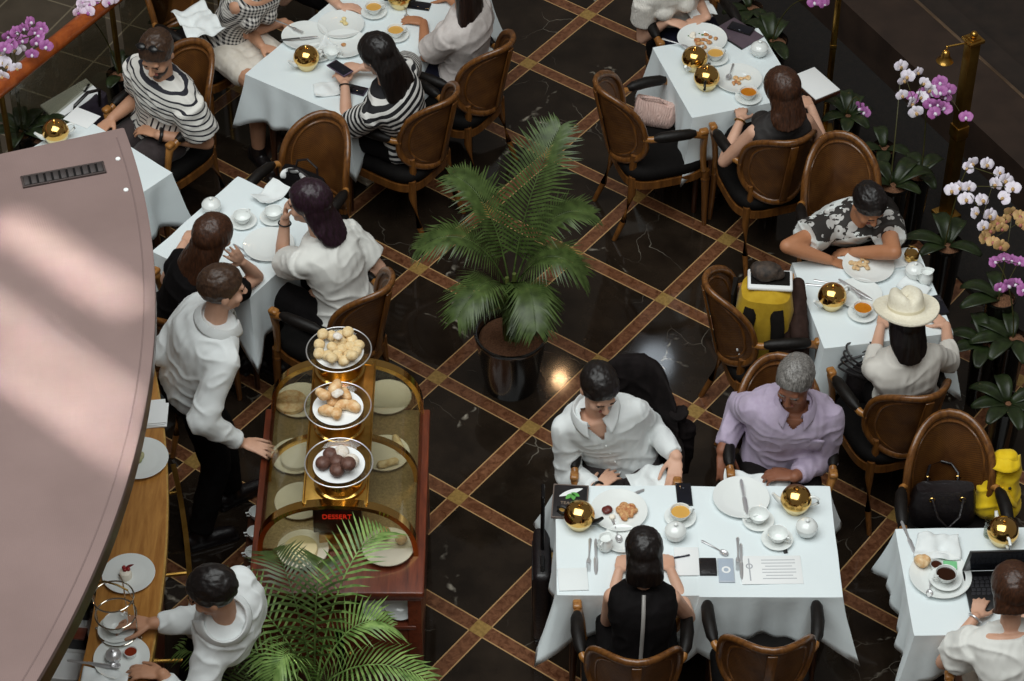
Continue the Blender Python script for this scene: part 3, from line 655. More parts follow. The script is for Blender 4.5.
chair(0, 0, 0, 'cane back armchair of the woman typing on the laptop', xy=(2.02, -2.32))
# ---------------------------------------------------------------- the people
TB = .765                                            # height of a palm lying on a table
def buttons(D, ts, m=CHINA):
    mb = MB()
    for t in ts: mb.ell(on_front(D, t, 0, .017), .006, None, 8, 5)
    part(mb, 'button', m, D['root'])
def placket(D, m):
    mb = MB(); mb.tube([on_front(D, t, 0, .012) for t in np.linspace(.0, .93, 14)], .014, 8, .25, tuple(D['fv'])); part(mb, 'placket', m, D['root'])
# the man in the white shirt
D = person('man in a white shirt and black bracelet sitting at the paired tables', (.43, -.83), 180, (599, 388), 'm', 1.0, skin=SK_LIGHT, yaw=22, pitch=28, tw=4,
    Rh=dict(at=(606, 480, .70), curl=.35, dir=-35), L=dict(at=(675, 471, .72), curl=.5, dir=172, el=-25), hair=dict(m=H_BLACK, front=.06, vol=1.02))
top(D, W_SHIRT, 'shirt', 1.93, .03, .014, t1=1.03, vneck=.80, loose=.006, seed=1, wr=.010, cuffr=.042); collar(D, W_SHIRT, r=.082, h=.04, open_=.4); buttons(D, (.2, .36, .52, .68)); trousers(D, GREYTROU); shoes(D, BLACKLE)
mb = MB(); rr_ = D['rings'](.020, -.01, .04); mb.loft([rr_[0], rr_[-1]], cap=False); part(mb, 'belt', BLACKLE, D['root']); mb = MB(); p = on_front(D, .015, 0, .024); mb.box(p, (.045, .012, .035), None, .003); part(mb, 'belt_buckle', STEEL, D['root'])
band(D, 'R', BLACKPL, 'bracelet', 1.0, .034, .012)
# the man in the lilac shirt
D = person('grey haired man in a lilac shirt sitting beside the man in white', (1.16, -.80), 180, (795, 381), 'm', 1.02, skin=SK_DARK, yaw=-24, pitch=24, tw=-3, girth=1.1,
    Rh=dict(at=(724, 466, .66), curl=.5, dir=190, el=-40), L=dict(at=(779, 475, .72), curl=.75, dir=80), hair=dict(m=H_GREY, front=.074, vol=1.0))
top(D, LILAC, 'shirt', 1.9, -.06, .02, t1=1.03, vneck=.88, loose=.010, seed=4, wr=.012, cuffr=.046); collar(D, LILAC, open_=.4); buttons(D, (.2, .36, .52, .68, .84)); trousers(D, DARKTROU); shoes(D, BLACKLE)
mb = MB(); P = [[on_front(D, t, x, .016) for x in np.linspace(-.075, -.155, 5)] for t in np.linspace(.55, .75, 6)]
mb.loft(P, cap=False, closed=False); o = part(mb, 'chest_pocket', LILAC, D['root']); o.modifiers.new('t', 'SOLIDIFY').thickness = .006
# woman writing
D = person('woman in a sleeveless black dress with a long zip, writing at the table', (.46, -1.96), 0, (644, 553), 'f', .9, skin=SK_LIGHT, pitch=34, yaw=2,
    L=dict(at=(622, 561, TB), curl=.6, dir=-15, el_at=(612, 600, .66)), Rh=dict(at=(668, 560, TB), curl=.7, dir=10, el_at=(684, 598, .66)), hair=dict(m=H_BLACK, style='bob', length=.12, vol=1.06, width=.1))
top(D, BLACKCL, 'dress', 0, -.13, .012, t1=.98, seed=2); trousers(D, BLACKCL, 'skirt', .75, skirt=True); shoes(D, BLACKLE)
mb = MB(); T_ = D['T']
P = []
for t in np.linspace(-.08, .97, 20):
    dd = np.interp(t, [q[0] for q in T_], [q[2] for q in T_])*D['s']; P.append(D['hip']+D['sd']*t*D['Lt']-D['fv']*(.03*sin(PI*np.clip(t, 0, 1))*D['s']+dd+.0205))
mb.tube(P, .0085, 8, .5, tuple(D['fv'])); part(mb, 'zip', mat('zip teeth', 'a9a6a2', .4, .4), D['root'])
# laptop woman
D = person('brown haired woman in a white blouse typing on the laptop', (2.06, -2.24), 0, (1012, 590), 'f', .97, skin=SK_LIGHT, pitch=22, yaw=6,
    L=dict(at=(979, 606, .785), curl=.45, dir=-20, pole=(-.6, -.3, -.75)), Rh=dict(at=(1020, 606, .785), curl=.45, dir=10), hair=dict(m=H_BROWN, style='bob', length=.04, vol=1.08, width=.1))
top(D, W_TEE, 'blouse', .55, -.1, .02, t1=.94, loose=.02, flare=.03, seed=6, wr=.012); trousers(D, WSKIRT, 'skirt', .8, skirt=True); shoes(D, CREAM); band(D, 'L', STEEL, 'bracelet', .98, .03, .01)
# the woman in the hat
D = person('woman in a cream straw hat and white top with her back to us', (1.79, -.30), 14, (905, 322), 'f', .97, skin=SK_LIGHT, pitch=14, yaw=0,
    L=dict(at=(884, 318, TB), curl=.5, dir=-20), Rh=dict(at=(936, 318, TB), curl=.5, dir=40), hair=dict(m=H_BLACK, style='long', length=.11, vol=1.0, width=.085, side=.02))
top(D, BEIGECL, 'top', 1.5, -.1, .014, loose=.004, seed=7); trousers(D, BLACKCL, 'trousers'); shoes(D, BLACKLE)
HATW = mat('cream straw', 'e8e2cf', .7, c2='dcd4be', ns=80, bs=.3, bsc=200)
mb = MB(); Hc = D['H']; Mh = D['Mh']@rotx(R(-4)); cc = Hc((0, -.012, .075))
prof = [(.158, -.006), (.16, 0), (.158, .006), (.12, .004), (.095, .006), (.088, .02), (.084, .06), (.078, .088), (.055, .103), (.02, .098), (.001, .096)]
rs = []
for r, z in prof + []:
    rs.append([cc + Mh@A(r*cos(t)*(.94), r*sin(t)*1.1 - (.0), z + (.02*(r/.16)**2*abs(cos(t))**2 if r > .09 else 0) - (.028*math.exp(-(cos(t)*r/.022)**2) if z > .08 else 0)) for t in np.arange(40)*2*PI/40])
rs += [[cc+Mh@A(r*cos(t)*.94, r*sin(t)*1.1, z+(.02*(r/.16)**2*abs(cos(t))**2 if r > .09 else 0)) for t in np.arange(40)*2*PI/40] for r, z in ((.001, -.002), (.08, -.004))]
mb.loft(rs); hat = part(mb, 'straw_hat', HATW, D['root'], ang=70)
mb = MB(); mb.lathe([(.0895, .008), (.0905, .01), (.0885, .03), (.087, .031)], n=40, M=np.eye(3)); 
me = mb.mesh('hat_band', mat('hat ribbon', 'd9d0b4', .6)); v = vget(me); v[:, 0] *= .94; v[:, 1] *= 1.1; vset(me, cc+v@Mh.T); link('hat_band', me, hat)
# floral tee man
D = person('dark haired man in a white tee with a floral print eating at the table', (1.58, .82), 192, (868, 204), 'm', .93, skin=SK_TAN, pitch=38, yaw=18, tw=0,
    Rh=dict(at=(836, 268, TB+.01), curl=.6, el_at=(806, 236, .86)), L=dict(at=(846, 259, TB), curl=.5, el_at=(893, 236, .86)), hair=dict(m=H_BLACK, front=.06, vol=1.03))
top(D, FLORAL, 'tee', .55, -.06, .014, loose=.016, seed=8, wr=.010); trousers(D, DARKTROU); shoes(D, BLACKLE)
# lace woman
D = person('woman in a white lace top resting her forearms on the table', (.88, 2.58), 197, (668, -38), 'f', .97, skin=SK_LIGHT, pitch=20, yaw=-5,
    Rh=dict(at=(679, 24, TB), curl=.5, dir=-110), L=dict(at=(697, 21, TB), curl=.5, dir=120), hair=dict(m=H_DARK, style='bob', length=.14))
top(D, LACE, 'lace_top', .55, -.1, .014, loose=.01, seed=9, wr=.004); trousers(D, NAVYCL, 'skirt', .8, skirt=True); shoes(D, BLACKLE)
# brown haired woman
D = person('brown haired woman in a sleeveless black top holding a tea cup', (1.25, 1.55), 17, (782, 91), 'f', .98, skin=SK_LIGHT, pitch=20, yaw=8,
    L=dict(at=(741, 112, TB+.01), curl=.6, dir=-5, pole=(-.6, -.3, -.75)), Rh=dict(at=(806, 100, TB), curl=.5, dir=20), hair=dict(m=H_BROWN, style='bob', length=.07, vol=1.09, width=.105))
top(D, mat('black jersey', '1d1918', .7, c2='262120', bs=.3, bsc=20), 'top', 0, -.1, .012, t1=.975, seed=10); trousers(D, BLACKCL, 'skirt', .8, skirt=True); shoes(D, BLACKLE); band(D, 'L', GOLD, 'bracelet', .97, .03, .01)
# striped tee man
D = person('bearded man in a striped tee with sunglasses on his head', (-2.02, 1.62), 138, (157, 53), 'm', 1.02, skin=SK_MID, pitch=28, yaw=22, tw=4,
    Rh=dict(at=(104, 126, .70), curl=.4, dir=150), L=dict(at=(148, 131, .70), curl=.5, dir=60), hair=dict(m=H_SHORT, front=.066, vol=1.03))
top(D, STRIPE_MAN, 'striped_tee', .72, -.08, .018, t1=.975, loose=.016, seed=11, wr=.010); trousers(D, GREYTROU); shoes(D, BLACKLE)
band(D, 'L', BLACKPL, 'wristwatch', .97, .036, .02)
mb = MB(); H = D['H']
for x in (-1, 1): mb.ell(H((x*.034, .035, .135)), (.026, .02, .01), D['Mh'], 12, 7)
mb.tube([H((x, .045-abs(x)*.3, .137-.45*abs(x))) for x in np.linspace(-.08, .08, 9)], .0035, 6); part(mb, 'sunglasses', BLACKPL, D['root'])
mb = MB(); mb.ell(H((0, .042, -.078)), A(.05, .05, .042)*D['hs'], D['Mh'], 24, 14); mb.ell(H((0, .079, -.098)), A(.024, .02, .02)*D['hs'], D['Mh']); me = remesh(mb, .004, 2); me.materials.append(H_SHORT)
v = vget(me); c = H((0, .03, -.075)); vset(me, c+(v-c)*1.02); link('beard', me, D['root'])
# gingham woman
D = person('bare armed woman in a black and white gingham top', (-1.66, 2.44), -140, (264, -32), 'f', .98, skin=SK_MID, pitch=15,
    L=dict(at=(272, 50, .70), curl=.4, dir=-120, pole=(-.2, -.9, -.4)), Rh=dict(at=(290, 28, .70), curl=.5, dir=-150), hair=dict(m=H_DARK, style='bob', length=.14))
top(D, GINGHAM, 'gingham_top', 0, -.14, .018, t1=.93, flare=.02, seed=12); trousers(D, WSKIRT, 'skirt', .7, skirt=True); shoes(D, BLACKLE)
# the arm at the frame edge
D = person('person reaching a bare arm over the tablecloth beside the gingham top', (-1.32, 3.12), -125, (305, -75), 'f', 1.0, skin=SK_LIGHT, pitch=15,
    L=dict(at=(352, 7, TB), curl=.6, dir=-95, pole=(0, -.6, -.6)), Rh=dict(at=(325, -30, .7), curl=.5), hair=dict(m=H_DARK, style='bob', length=.14))
top(D, BLACKCL, 'top', .4, -.1, .014, seed=13); trousers(D, BLACKCL); shoes(D, BLACKLE)
# striped knit woman
D = person('woman with long black hair in a striped knit looking at her phone', (-.70, 1.66), 58, (378, 55), 'f', 1.0, skin=SK_LIGHT, pitch=28, yaw=2,
    L=dict(at=(341, 76, TB+.05), curl=.55, dir=20, pole=(-.7, -.5, -.5)), Rh=dict(at=(350, 66, TB+.05), curl=.55, dir=80, pole=(.9, -.2, -.3)), hair=dict(m=H_BLACK, style='long', length=.4, vol=1.02, width=.12))
top(D, STRIPE_GIRL, 'striped_knit', .8, -.1, .016, loose=.012, seed=14); trousers(D, BLACKCL, 'skirt', .85, skirt=True); shoes(D, CREAM); band(D, 'L', BLACKPL, 'bracelet', .95, .029, .008)
# long haired woman next to her
D = person('woman with very long wavy dark hair over a pale top and dark skirt', (-.42, 2.20), 60, (458, -20), 'f', 1.0, skin=SK_TAN, pitch=10, yaw=10,
    L=dict(at=(412, 20, TB), curl=.5, dir=70, pole=(-.8, -.5, -.2)), Rh=dict(at=(440, -5, TB), curl=.5), hair=dict(m=H_DARK, style='long', length=.56, vol=1.05, width=.145))
top(D, mat('pale grey blouse', 'bdb4b0', .8, c2='cbc4c0', bs=.4, bsc=18), 'blouse', .75, -.06, .014, loose=.014, seed=15); trousers(D, NAVYCL, 'skirt', .9, skirt=True); shoes(D, BLACKLE)
# white tee woman
D = person('woman with purple tinted hair in a white tee resting her chin on her hand', (-.95, .27), 52, (309, 203), 'f', 1.02, skin=SK_LIGHT, pitch=6, yaw=28,
    L=dict(at=(286, 207, 1.10), curl=.9, n=(.5, -.8, 0), hard=1, el_at=(284, 262, .80)), Rh=dict(at=(318, 290, .66), curl=.5), hair=dict(m=H_PURP, style='long', length=.19, vol=1.03, width=.1, side=.02))
top(D, W_TEE, 'tee', .75, -.1, .016, loose=.014, seed=16, wr=.011); trousers(D, BLACKCL); shoes(D, BLACKLE); band(D, 'L', BLACKPL, 'bracelet', .9, .03, .008)
# black dressed long hair woman
D = person('long haired woman dressed in black propping her head on one hand', (-1.74, .20), -32, (213, 237), 'f', 1.0, skin=SK_LIGHT, pitch=14, yaw=-8, tilt=6,
    Rh=dict(at=(226, 246, 1.2), curl=.3, n=(-.9, .1, .2), hard=1, el_at=(248, 283, .80)), L=dict(at=(190, 235, TB), curl=.5, dir=-20), hair=dict(m=H_BROWN, style='long', length=.4, vol=1.05, width=.12))
top(D, BLACKCL, 'top', .5, -.1, .016, seed=17); trousers(D, BLACKCL); shoes(D, BLACKLE)
# the waiter by the trolley
D = person('waiter in a white shirt and black trousers resting a hand on the pastry trolley', (-1.55, -.62), -62, (222, 289), 'm', 1.0, hipz=.92, legs='stand', feet=[(-1.47, -.52), (-1.6, -.80)], skin=SK_LIGHT, yaw=-6, pitch=10,
    Rh=dict(at=(256, 447, .845), curl=.12, dir=-105, pole=(.2, -.8, -.3), el=-8), L=dict(local=True, at=(-.28, .0, .93), dir=-62, el=-70, curl=.5), hair=dict(m=H_SHORT, front=.062, vol=1.02))
top(D, W_SHIRT, 'shirt', 1.93, -.02, .018, t1=1.03, loose=.010, seed=18, wr=.011, cuffr=.043); collar(D, W_SHIRT, r=.08, h=.04); trousers(D, BLACKCL, t1=.03); shoes(D, BLACKLE)
mb = MB(); mb.tube([on_front(D, t, 0, .022) for t in np.linspace(.25, .95, 10)], [.03, .03, .028, .026, .024, .022, .02, .018, .016, .018], 10, .22, tuple(D['fv'])); part(mb, 'tie', BLACKCL, D['root'])
# the waiter at the counter
D = person('waiter in a white jacket setting a cup on the wire rack at the counter', (-1.38, -1.98), 80, (213, 592), 'm', 1.0, hipz=.90, legs='stand', feet=[(-1.36, -2.12), (-1.38, -1.84)], skin=SK_MID, yaw=6, pitch=22,
    Rh=dict(at=(136, 622, 1.06), curl=.55, dir=85), L=dict(at=(146, 672, 1.05), curl=.5, dir=80), hair=dict(m=H_BLACK, front=.058, vol=1.04))
top(D, W_SHIRT, 'jacket', 1.93, -.12, .02, t1=1.03, loose=.012, seed=19, wr=.012, cuffr=.045); collar(D, W_SHIRT, r=.082, h=.04, open_=.4); buttons(D, (.3, .45, .6, .75), BLACKPL); trousers(D, BLACKCL, t1=.03); shoes(D, BLACKLE)
# ---------------------------------------------------------------- tableware prototypes (each made once, then copied)
PARK = {}
def proto(key, fn): PARK[key] = [fn, None]
def put(key, px, py, label, z=TZ, rz=0, swap=None, group=None, xyz=None, scale=None):
    fn, first = PARK[key]; p = at(px, py, z) if xyz is None else A(*xyz)
    if first is None and not swap:
        o = fn(); PARK[key][1] = o; o.location = p; o.rotation_euler = (0, 0, R(rz)); o['label'] = label
        if group: o['group'] = group
    else:
        if first is None: first = fn(); o = dup(first, p, R(rz), label, group, swap); kill(first)
        else: o = dup(first, p, R(rz), label, group, swap)
    if scale: o.scale = (scale,)*3 if not hasattr(scale, '__len__') else scale
    return o
def kill(o):
    for c in list(o.children_recursive)+[o]: bpy.data.objects.remove(c)
def plate_prof(r): return [(r*.02, .004), (r*.6, .004), (r*.68, .006), (r*.97, .016), (r, .019), (r*.985, .021), (r*.7, .0115), (r*.6, .0085), (r*.02, .0085)]
def mk_plate(r=.12, m=None, rim=None):
    def f():
        t = thing('dinner_plate', 'x', 'plate'); mb = MB(); mb.lathe(plate_prof(r), n=48); mb.lathe([(r*.5, 0), (r*.55, 0), (r*.55, .006), (r*.5, .006)], n=32); part(mb, 'dish', m or CHINA, t)
        mb = MB(); mb.tube([(r*.985*cos(a), r*.985*sin(a), .0195) for a in np.arange(48)*2*PI/48], .0016, 6, ring=True); part(mb, 'rim', rim or CHINA, t); return t
    return f
proto('plate', mk_plate()); proto('smallplate', mk_plate(.085)); proto('goldplate', mk_plate(.145, CREAM, GOLD))
def mk_saucer():
    t = thing('saucer', 'x', 'saucer'); mb = MB(); mb.lathe([(.001, .003), (.035, .003), (.045, .006), (.07, .015), (.072, .017), (.068, .017), (.043, .009), (.035, .006), (.001, .006)], n=36); part(mb, 'dish', CHINA, t)
    mb = MB(); mb.lathe([(.03, 0), (.034, 0), (.034, .004), (.03, .004)], n=28); part(mb, 'foot', CHINA, t); return t
def mk_cup(tea=TEA):
    def f():
        t = thing('tea_cup', 'x', 'cup'); mb = MB(); mb.lathe([(.001, .0), (.02, 0), (.022, .004), (.03, .012), (.041, .032), (.046, .05), (.0475, .052), (.0455, .051), (.039, .032), (.028, .014), (.02, .008), (.001, .008)], n=36); part(mb, 'bowl', CHINA, t)
        mb = MB(); mb.tube([(.04, 0, .044), (.058, 0, .046), (.066, 0, .034), (.056, 0, .02), (.036, 0, .018)], [.0045, .004, .004, .004, .0045], 8); part(mb, 'handle', CHINA, t)
        if tea:
            mb = MB(); mb.lathe([(.001, .038), (.0425, .038), (.0425, .0395), (.001, .0395)], n=30); part(mb, 'drink', tea, t, {TEA: 'amber tea', MILKTEA: 'milky tea', COFFEE: 'dark coffee'}[tea])
        return t
    return f
proto('saucer', mk_saucer); proto('cup', mk_cup()); proto('milkcup', mk_cup(MILKTEA)); proto('coffeecup', mk_cup(COFFEE)); proto('emptycup', mk_cup(None))
def cupset(key, px, py, l1, l2, rz=0, z=TZ):
    put('saucer', px, py, l1, z, 0, group='tea saucers'); p = at(px, py, z); put(key, 0, 0, l2, rz=rz, xyz=p+A(0, 0, .0055), group='tea cups')
def mk_pot():
    t = thing('teapot', 'x', 'teapot'); n = 48
    mb = MB(); mb.lathe([(.001, .002), (.04, .002), (.044, .0), (.046, .006), (.058, .024), (.0655, .045), (.0665, .056), (.0655, .058), (.001, .058)], n=n); part(mb, 'body', mat('pale gold base', 'e8d3a0', .16, 1), t)
    mb = MB(); mb.lathe([(.068, .054), (.0705, .058), (.071, .066), (.068, .084), (.059, .104), (.044, .119), (.024, .128), (.012, .130), (.001, .1305)], n=n); mb.lathe([(.001, .054), (.067, .054), (.068, .056), (.001, .056)], n=n); part(mb, 'dome_cover', GOLD, t)
    mb = MB(); mb.lathe([(.001, .129), (.006, .129), (.005, .134), (.009, .139), (.009, .143), (.005, .147), (.001, .147)], n=16); part(mb, 'knob', GOLD, t)
    mb = MB(); mb.tube([(.05, 0, .04), (.075, 0, .046), (.092, 0, .064), (.108, 0, .084)], [.017, .014, .01, .0075], 12); part(mb, 'spout', CHINA, t)
    mb = MB(); mb.tube([(-.055, 0, .088), (-.082, 0, .096), (-.1, 0, .084), (-.1, 0, .06), (-.082, 0, .042), (-.056, 0, .038)], [.0065, .007, .007, .007, .0065, .006], 10); part(mb, 'handle', CHINA, t)
    return t
proto('pot', mk_pot)
BLK = {'spout': BLACKPL, 'handle': BLACKPL}
def mk_sugar():
    t = thing('sugar_bowl', 'x', 'sugar bowl'); mb = MB(); mb.lathe([(.001, 0), (.026, 0), (.028, .004), (.043, .02), (.049, .04), (.047, .052), (.001, .052)], n=36); part(mb, 'bowl', CHINA, t)
    mb = MB(); mb.lathe([(.048, .052), (.049, .055), (.042, .068), (.026, .079), (.008, .083), (.007, .088), (.010, .093), (.006, .098), (.001, .099)], n=36); part(mb, 'lid', CHINA, t); return t
proto('sugar', mk_sugar)
def mk_creamer():
    t = thing('milk_jug', 'x', 'jug'); mb = MB(); rs = []
    for r, z in ((.022, 0), (.03, .01), (.036, .03), (.033, .052), (.026, .068), (.03, .08), (.027, .079), (.022, .066), (.001, .06)):
        rs.append([(r*cos(a)*(1+(.35 if z > .06 and r > .02 else 0)*max(cos(a), 0)**6), r*sin(a), z) for a in np.arange(32)*2*PI/32])
    mb.loft(rs); part(mb, 'body', CHINA, t); mb = MB(); mb.tube([(-.024, 0, .074), (-.048, 0, .072), (-.052, 0, .045), (-.034, 0, .03)], .0042, 8); part(mb, 'handle', CHINA, t); return t
proto('creamer', mk_creamer)
def flatpiece(mb, pts, z=.003, th=.0022):
    """pts: list of (y, half width, dz)"""
    rs = []
    for y, w, dz in pts: rs.append([(-w, y, z+dz), (-w*.5, y, z+dz+th), (w*.5, y, z+dz+th), (w, y, z+dz), (w*.5, y, z+dz-th*.6), (-w*.5, y, z+dz-th*.6)])
    mb.loft(rs)
def mk_knife():
    t = thing('table_knife', 'x', 'knife'); mb = MB(); flatpiece(mb, [(.0, .004, 0), (.03, .009, 0), (.09, .010, 0), (.1, .008, 0)]); part(mb, 'blade', STEEL, t)
    mb = MB(); flatpiece(mb, [(.1, .007, 0), (.11, .006, .001), (.18, .008, .001), (.205, .007, .0), (.21, .003, 0)], .004, .004); part(mb, 'handle', STEEL, t); return t
def mk_fork():
    t = thing('table_fork', 'x', 'fork'); mb = MB()
    for x in (-.0085, -.0028, .0028, .0085): mb.tube([(x, 0, .004), (x, .035, .002), (x*.95, .055, .004)], [.0012, .0017, .0018], 6)
    flatpiece(mb, [(.05, .0105, .002), (.065, .01, .003), (.08, .004, .004)]); part(mb, 'tines', STEEL, t)
    mb = MB(); flatpiece(mb, [(.078, .0045, .004), (.1, .0032, .005), (.16, .0055, .002), (.19, .008, 0), (.197, .004, 0)]); part(mb, 'handle', STEEL, t); return t
def mk_spoon():
    t = thing('teaspoon', 'x', 'spoon'); mb = MB(); mb.grid(lambda u, v: A(.016*cos(2*PI*u)*v, .022+.022*sin(2*PI*u)*v, .002+.006*v*v), 20, 5, True); o = part(mb, 'bowl', STEEL, t); o.modifiers.new('t', 'SOLIDIFY').thickness = .0012
    mb = MB(); flatpiece(mb, [(.04, .003, .003), (.06, .0026, .005), (.11, .005, .002), (.14, .007, 0), (.145, .003, 0)]); part(mb, 'handle', STEEL, t); return t
proto('knife', mk_knife); proto('fork', mk_fork); proto('spoon', mk_spoon)
def blobs(name, px, py, m, label, cat, n=5, r=.018, spread=.03, z=TZ+.009, seed=0, sq=.6, xyz=None):
    """an irregular heap of one food"""
    q = random.Random(seed); mb = MB(); p = at(px, py, z) if xyz is None else A(*xyz)
    for k in range(n):
        a = q.random()*6.3; d = spread*math.sqrt(q.random()); rr = r*(.6+.6*q.random()); mb.ell((d*cos(a), d*sin(a), rr*sq), (rr*(.8+.5*q.random()), rr, rr*sq), rotz(q.random()*3), 12, 8)
    me = remesh(mb, max(r*.16, .0018), 2); me.materials.append(m); wobble(me, r*.16, .9/r, seed); o = link(name, me, None, p); return tag(o, label, cat)
def sheet(name, px, py, w, d, rz, m, label, cat, th=.003, z=TZ, bev=.001, pts=None):
    mb = MB(); mb.box((0, 0, th/2+.0008), (w, d, th), None, bev); o = single(mb, name, m, label, cat, at(px, py, z), R(rz)); return o
def napkin(px, py, w, d, rz, label, z=TZ, seed=0, amp=.012, curl=0, name='napkin'):
    q = Vector((seed*5.1, seed*2.3, 0)); mb = MB()
    def fn(u, v):
        x, y = (u-.5)*w, (v-.5)*d; h = amp*(.6+noise.noise(Vector((x*16, y*16, 0))+q)) + curl*((u-.5)*2)**2
        return A(x+.02*noise.noise(Vector((y*9, 3, x*4))+q)*w/.2, y+.02*noise.noise(Vector((x*9, 7, y*4))+q)*d/.2, max(h, .001))
    mb.grid(fn, 24, 24); o = single(mb, name, NAPKIN, label, 'napkin', at(px, py, z), R(rz), ang=80); md = o.modifiers.new('t', 'SOLIDIFY'); md.thickness = .003; md.offset = 1; return o
def slab_thing(name, label, cat, px, py, w, d, h, rz, parts, z=TZ, loc=None):
    """a flat boxed article with parts: (name, material, list of (cx, cy, z, w, d, h))"""
    t = thing(name, label, cat, tuple(at(px, py, z)) if loc is None else loc, R(rz))
    for nm, m, bx in parts:
        mb = MB(); [mb.box((x, y, zz+hh/2), (ww, dd, hh), None, min(.002, hh*.4)) for x, y, zz, ww, dd, hh in bx]; part(mb, nm, m, t)
    return t
def phone(px, py, rz, label, body=BLACKPL, screen=PHONEGLASS, z=TZ): return slab_thing('mobile_phone', label, 'phone', px, py, 0, 0, 0, rz, [('casing', body, [(0, 0, 0, .07, .14, .008)]), ('screen', screen, [(0, 0, .008, .064, .126, .0008)])], z)
# ---------------------------------------------------------------- front paired tables
t = slab_thing('menu_book', 'black menu book with a white and green leaf emblem at the table corner', 'menu book', 570, 503, 0, 0, 0, -4, [('cover', mat('black cover', '1d191b', .4), [(0, 0, 0, .155, .205, .012)]), ('edge_frame', mat('grey brown frame', '6c5f58', .5), [(0, .1, .001, .16, .006, .013), (0, -.1, .001, .16, .006, .013), (.078, 0, .001, .006, .2, .013), (-.078, 0, .001, .006, .2, .013)])])
def leaf(p, q, w, n=14):
    p, q = A(*p), A(*q); d = q-p; s = A(-d[1], d[0])/np.linalg.norm(d); a = [p+d*u+s*w*sin(PI*u)**.8 for u in np.linspace(0, 1, n)]; b = [p+d*u-s*w*.7*sin(PI*u)**.8 for u in np.linspace(1, 0, n)[1:-1]]; return a+b
mb = MB(); mb.prism(leaf((-.052, .026), (.055, .082), .017), .0118, .0128); part(mb, 'white_leaf', PAPER, t)
mb = MB(); [mb.prism(leaf(a, b, .013), .0118, .013) for a, b in (((.0, .048), (-.02, .012)), ((.006, .05), (.016, .008)), ((.0, .052), (.042, .032)))]; part(mb, 'green_leaf', mat('leaf green print', '5aa04a', .5), t)
me = text_mesh('TEA SET', .024, mat('tan lettering', '8e7c6a', .5), .0004); o = link('lettering', me, t, (0, -.012, .0124))
mb = MB()
for k in range(3): mb.ell((-.03+.03*k, -.05, .0118), (.018, .016, .0015), None, 14, 6)
part(mb, 'gold_motif', mat('gold print', '9c7a3c', .4, .5), t)
put('pot', 579, 525, 'gold domed teapot with black spout and handle by the leaf menu book', rz=-18, swap=BLK, group='gold teapots')
put('plate', 619, 513, 'white plate of half eaten pastries on the left of the paired tables', scale=1.08, group='white plates')
blobs('pastry_piece', 626, 513, CRUMB, 'flaky brown pastry remains on the plate by the writing woman', 'food', 12, .02, .038, seed=1); blobs('berry_tart', 606, 511, mat('dark red tart', '5e2018', .4), 'dark red tart on the plate by the writing woman', 'food', 4, .022, .012, seed=2); blobs('cream_scone', 612, 518, CREAMFOOD, 'small cream topped bite beside the red tart', 'food', 2, .014, .006, seed=3)
put('creamer', 605, 549, 'white milk jug in front of the writing woman', rz=60); put('fork', 588, 572, 'fork on the left of the folded napkin knife pair', rz=-4); put('knife', 596, 575, 'knife lying beside the fork near the black suitcase', rz=-1)
put('smallplate', 622, 541, 'small glassy dish with a spoon above the dark haired woman'); put('spoon', 620, 543, 'teaspoon resting in the small dish above the dark haired woman', z=TZ+.01, rz=12)
sheet('folded_napkin', 573, 580, .13, .13, 3, NAPKIN, 'flat folded napkin at the corner by the suitcase', 'napkin', .006)
put('knife', 604, 506, 'bright knife laid between the menu book and the pastry plate', rz=-62)
phone(684, 495, 2, 'black mobile phone at the far edge between the two men')
cupset('milkcup', 680, 519, 'saucer under the milky tea in front of the phone', 'cup of milky tea in front of the phone', 20); put('sugar', 675, 538, 'white lidded sugar bowl in front of the milky tea')
sheet('notepad', 687, 562, .11, .165, 1, PAPER, 'white notepad under the pen by the writing woman', 'notepad', .006)
t = thing('ballpoint_pen', 'dark pen lying on the notepad', 'pen', tuple(at(676, 558, TZ+.0085)), R(-76)); mb = MB(); mb.cap((0, -.055, .004), (0, .06, .004), .0042, None, 10); mb.cap((0, -.07, .004), (0, -.055, .004), .001, .004, 8, False); part(mb, 'barrel', mat('ink blue plastic', '16182c', .3), t); mb = MB(); mb.box((0, .035, .009), (.0025, .04, .0015), None, .0004); part(mb, 'clip', STEEL, t)
t = slab_thing('wallet', 'black folded leather wallet on the right paired table', 'wallet', 708, 568, 0, 0, 0, 0, [('cover', BLACKLE, [(0, 0, 0, .075, .095, .007), (.001, .001, .0085, .073, .093, .007)]), ('spine', BLACKLE, [(-.037, 0, .001, .004, .094, .014)])])
phone(726, 571, 0, 'pale blue grey phone with a round dial next to the wallet', PHONESILVER, mat('pale screen', 'aab6c4', .2)); mb = MB(); mb.tube([(.018*cos(a), .018*sin(a), .0) for a in np.arange(24)*2*PI/24], .003, 6, ring=True); o = bpy.data.objects['mobile_phone.001']; part(MB().loft([[(x*k, y*k, .0092) for x, y in [(cos(a)*.02, sin(a)*.02) for a in np.arange(28)*2*PI/28]] for k in (.55, 1)], cap=False), 'dial_ring', PAPER, o)
put('fork', 738, 571, 'fork beside the pale phone', rz=-3); put('spoon', 728, 556, 'teaspoon above the pale phone', rz=52); put('knife', 742, 580, 'knife beside the printed papers', rz=-2)
t = slab_thing('printed_papers', 'stack of printed papers with a small crest on the right paired table', 'papers', 771, 570, 0, 0, 0, 1, [('sheet', PAPER, [(0, 0, 0, .27, .165, .002), (.003, -.003, .002, .268, .163, .002)])])
mb = MB()
for k in range(7): mb.box((.035, .055-.018*k, .0042), (.15-(.03 if k % 3 == 2 else 0), .004, .0004), None, 0)
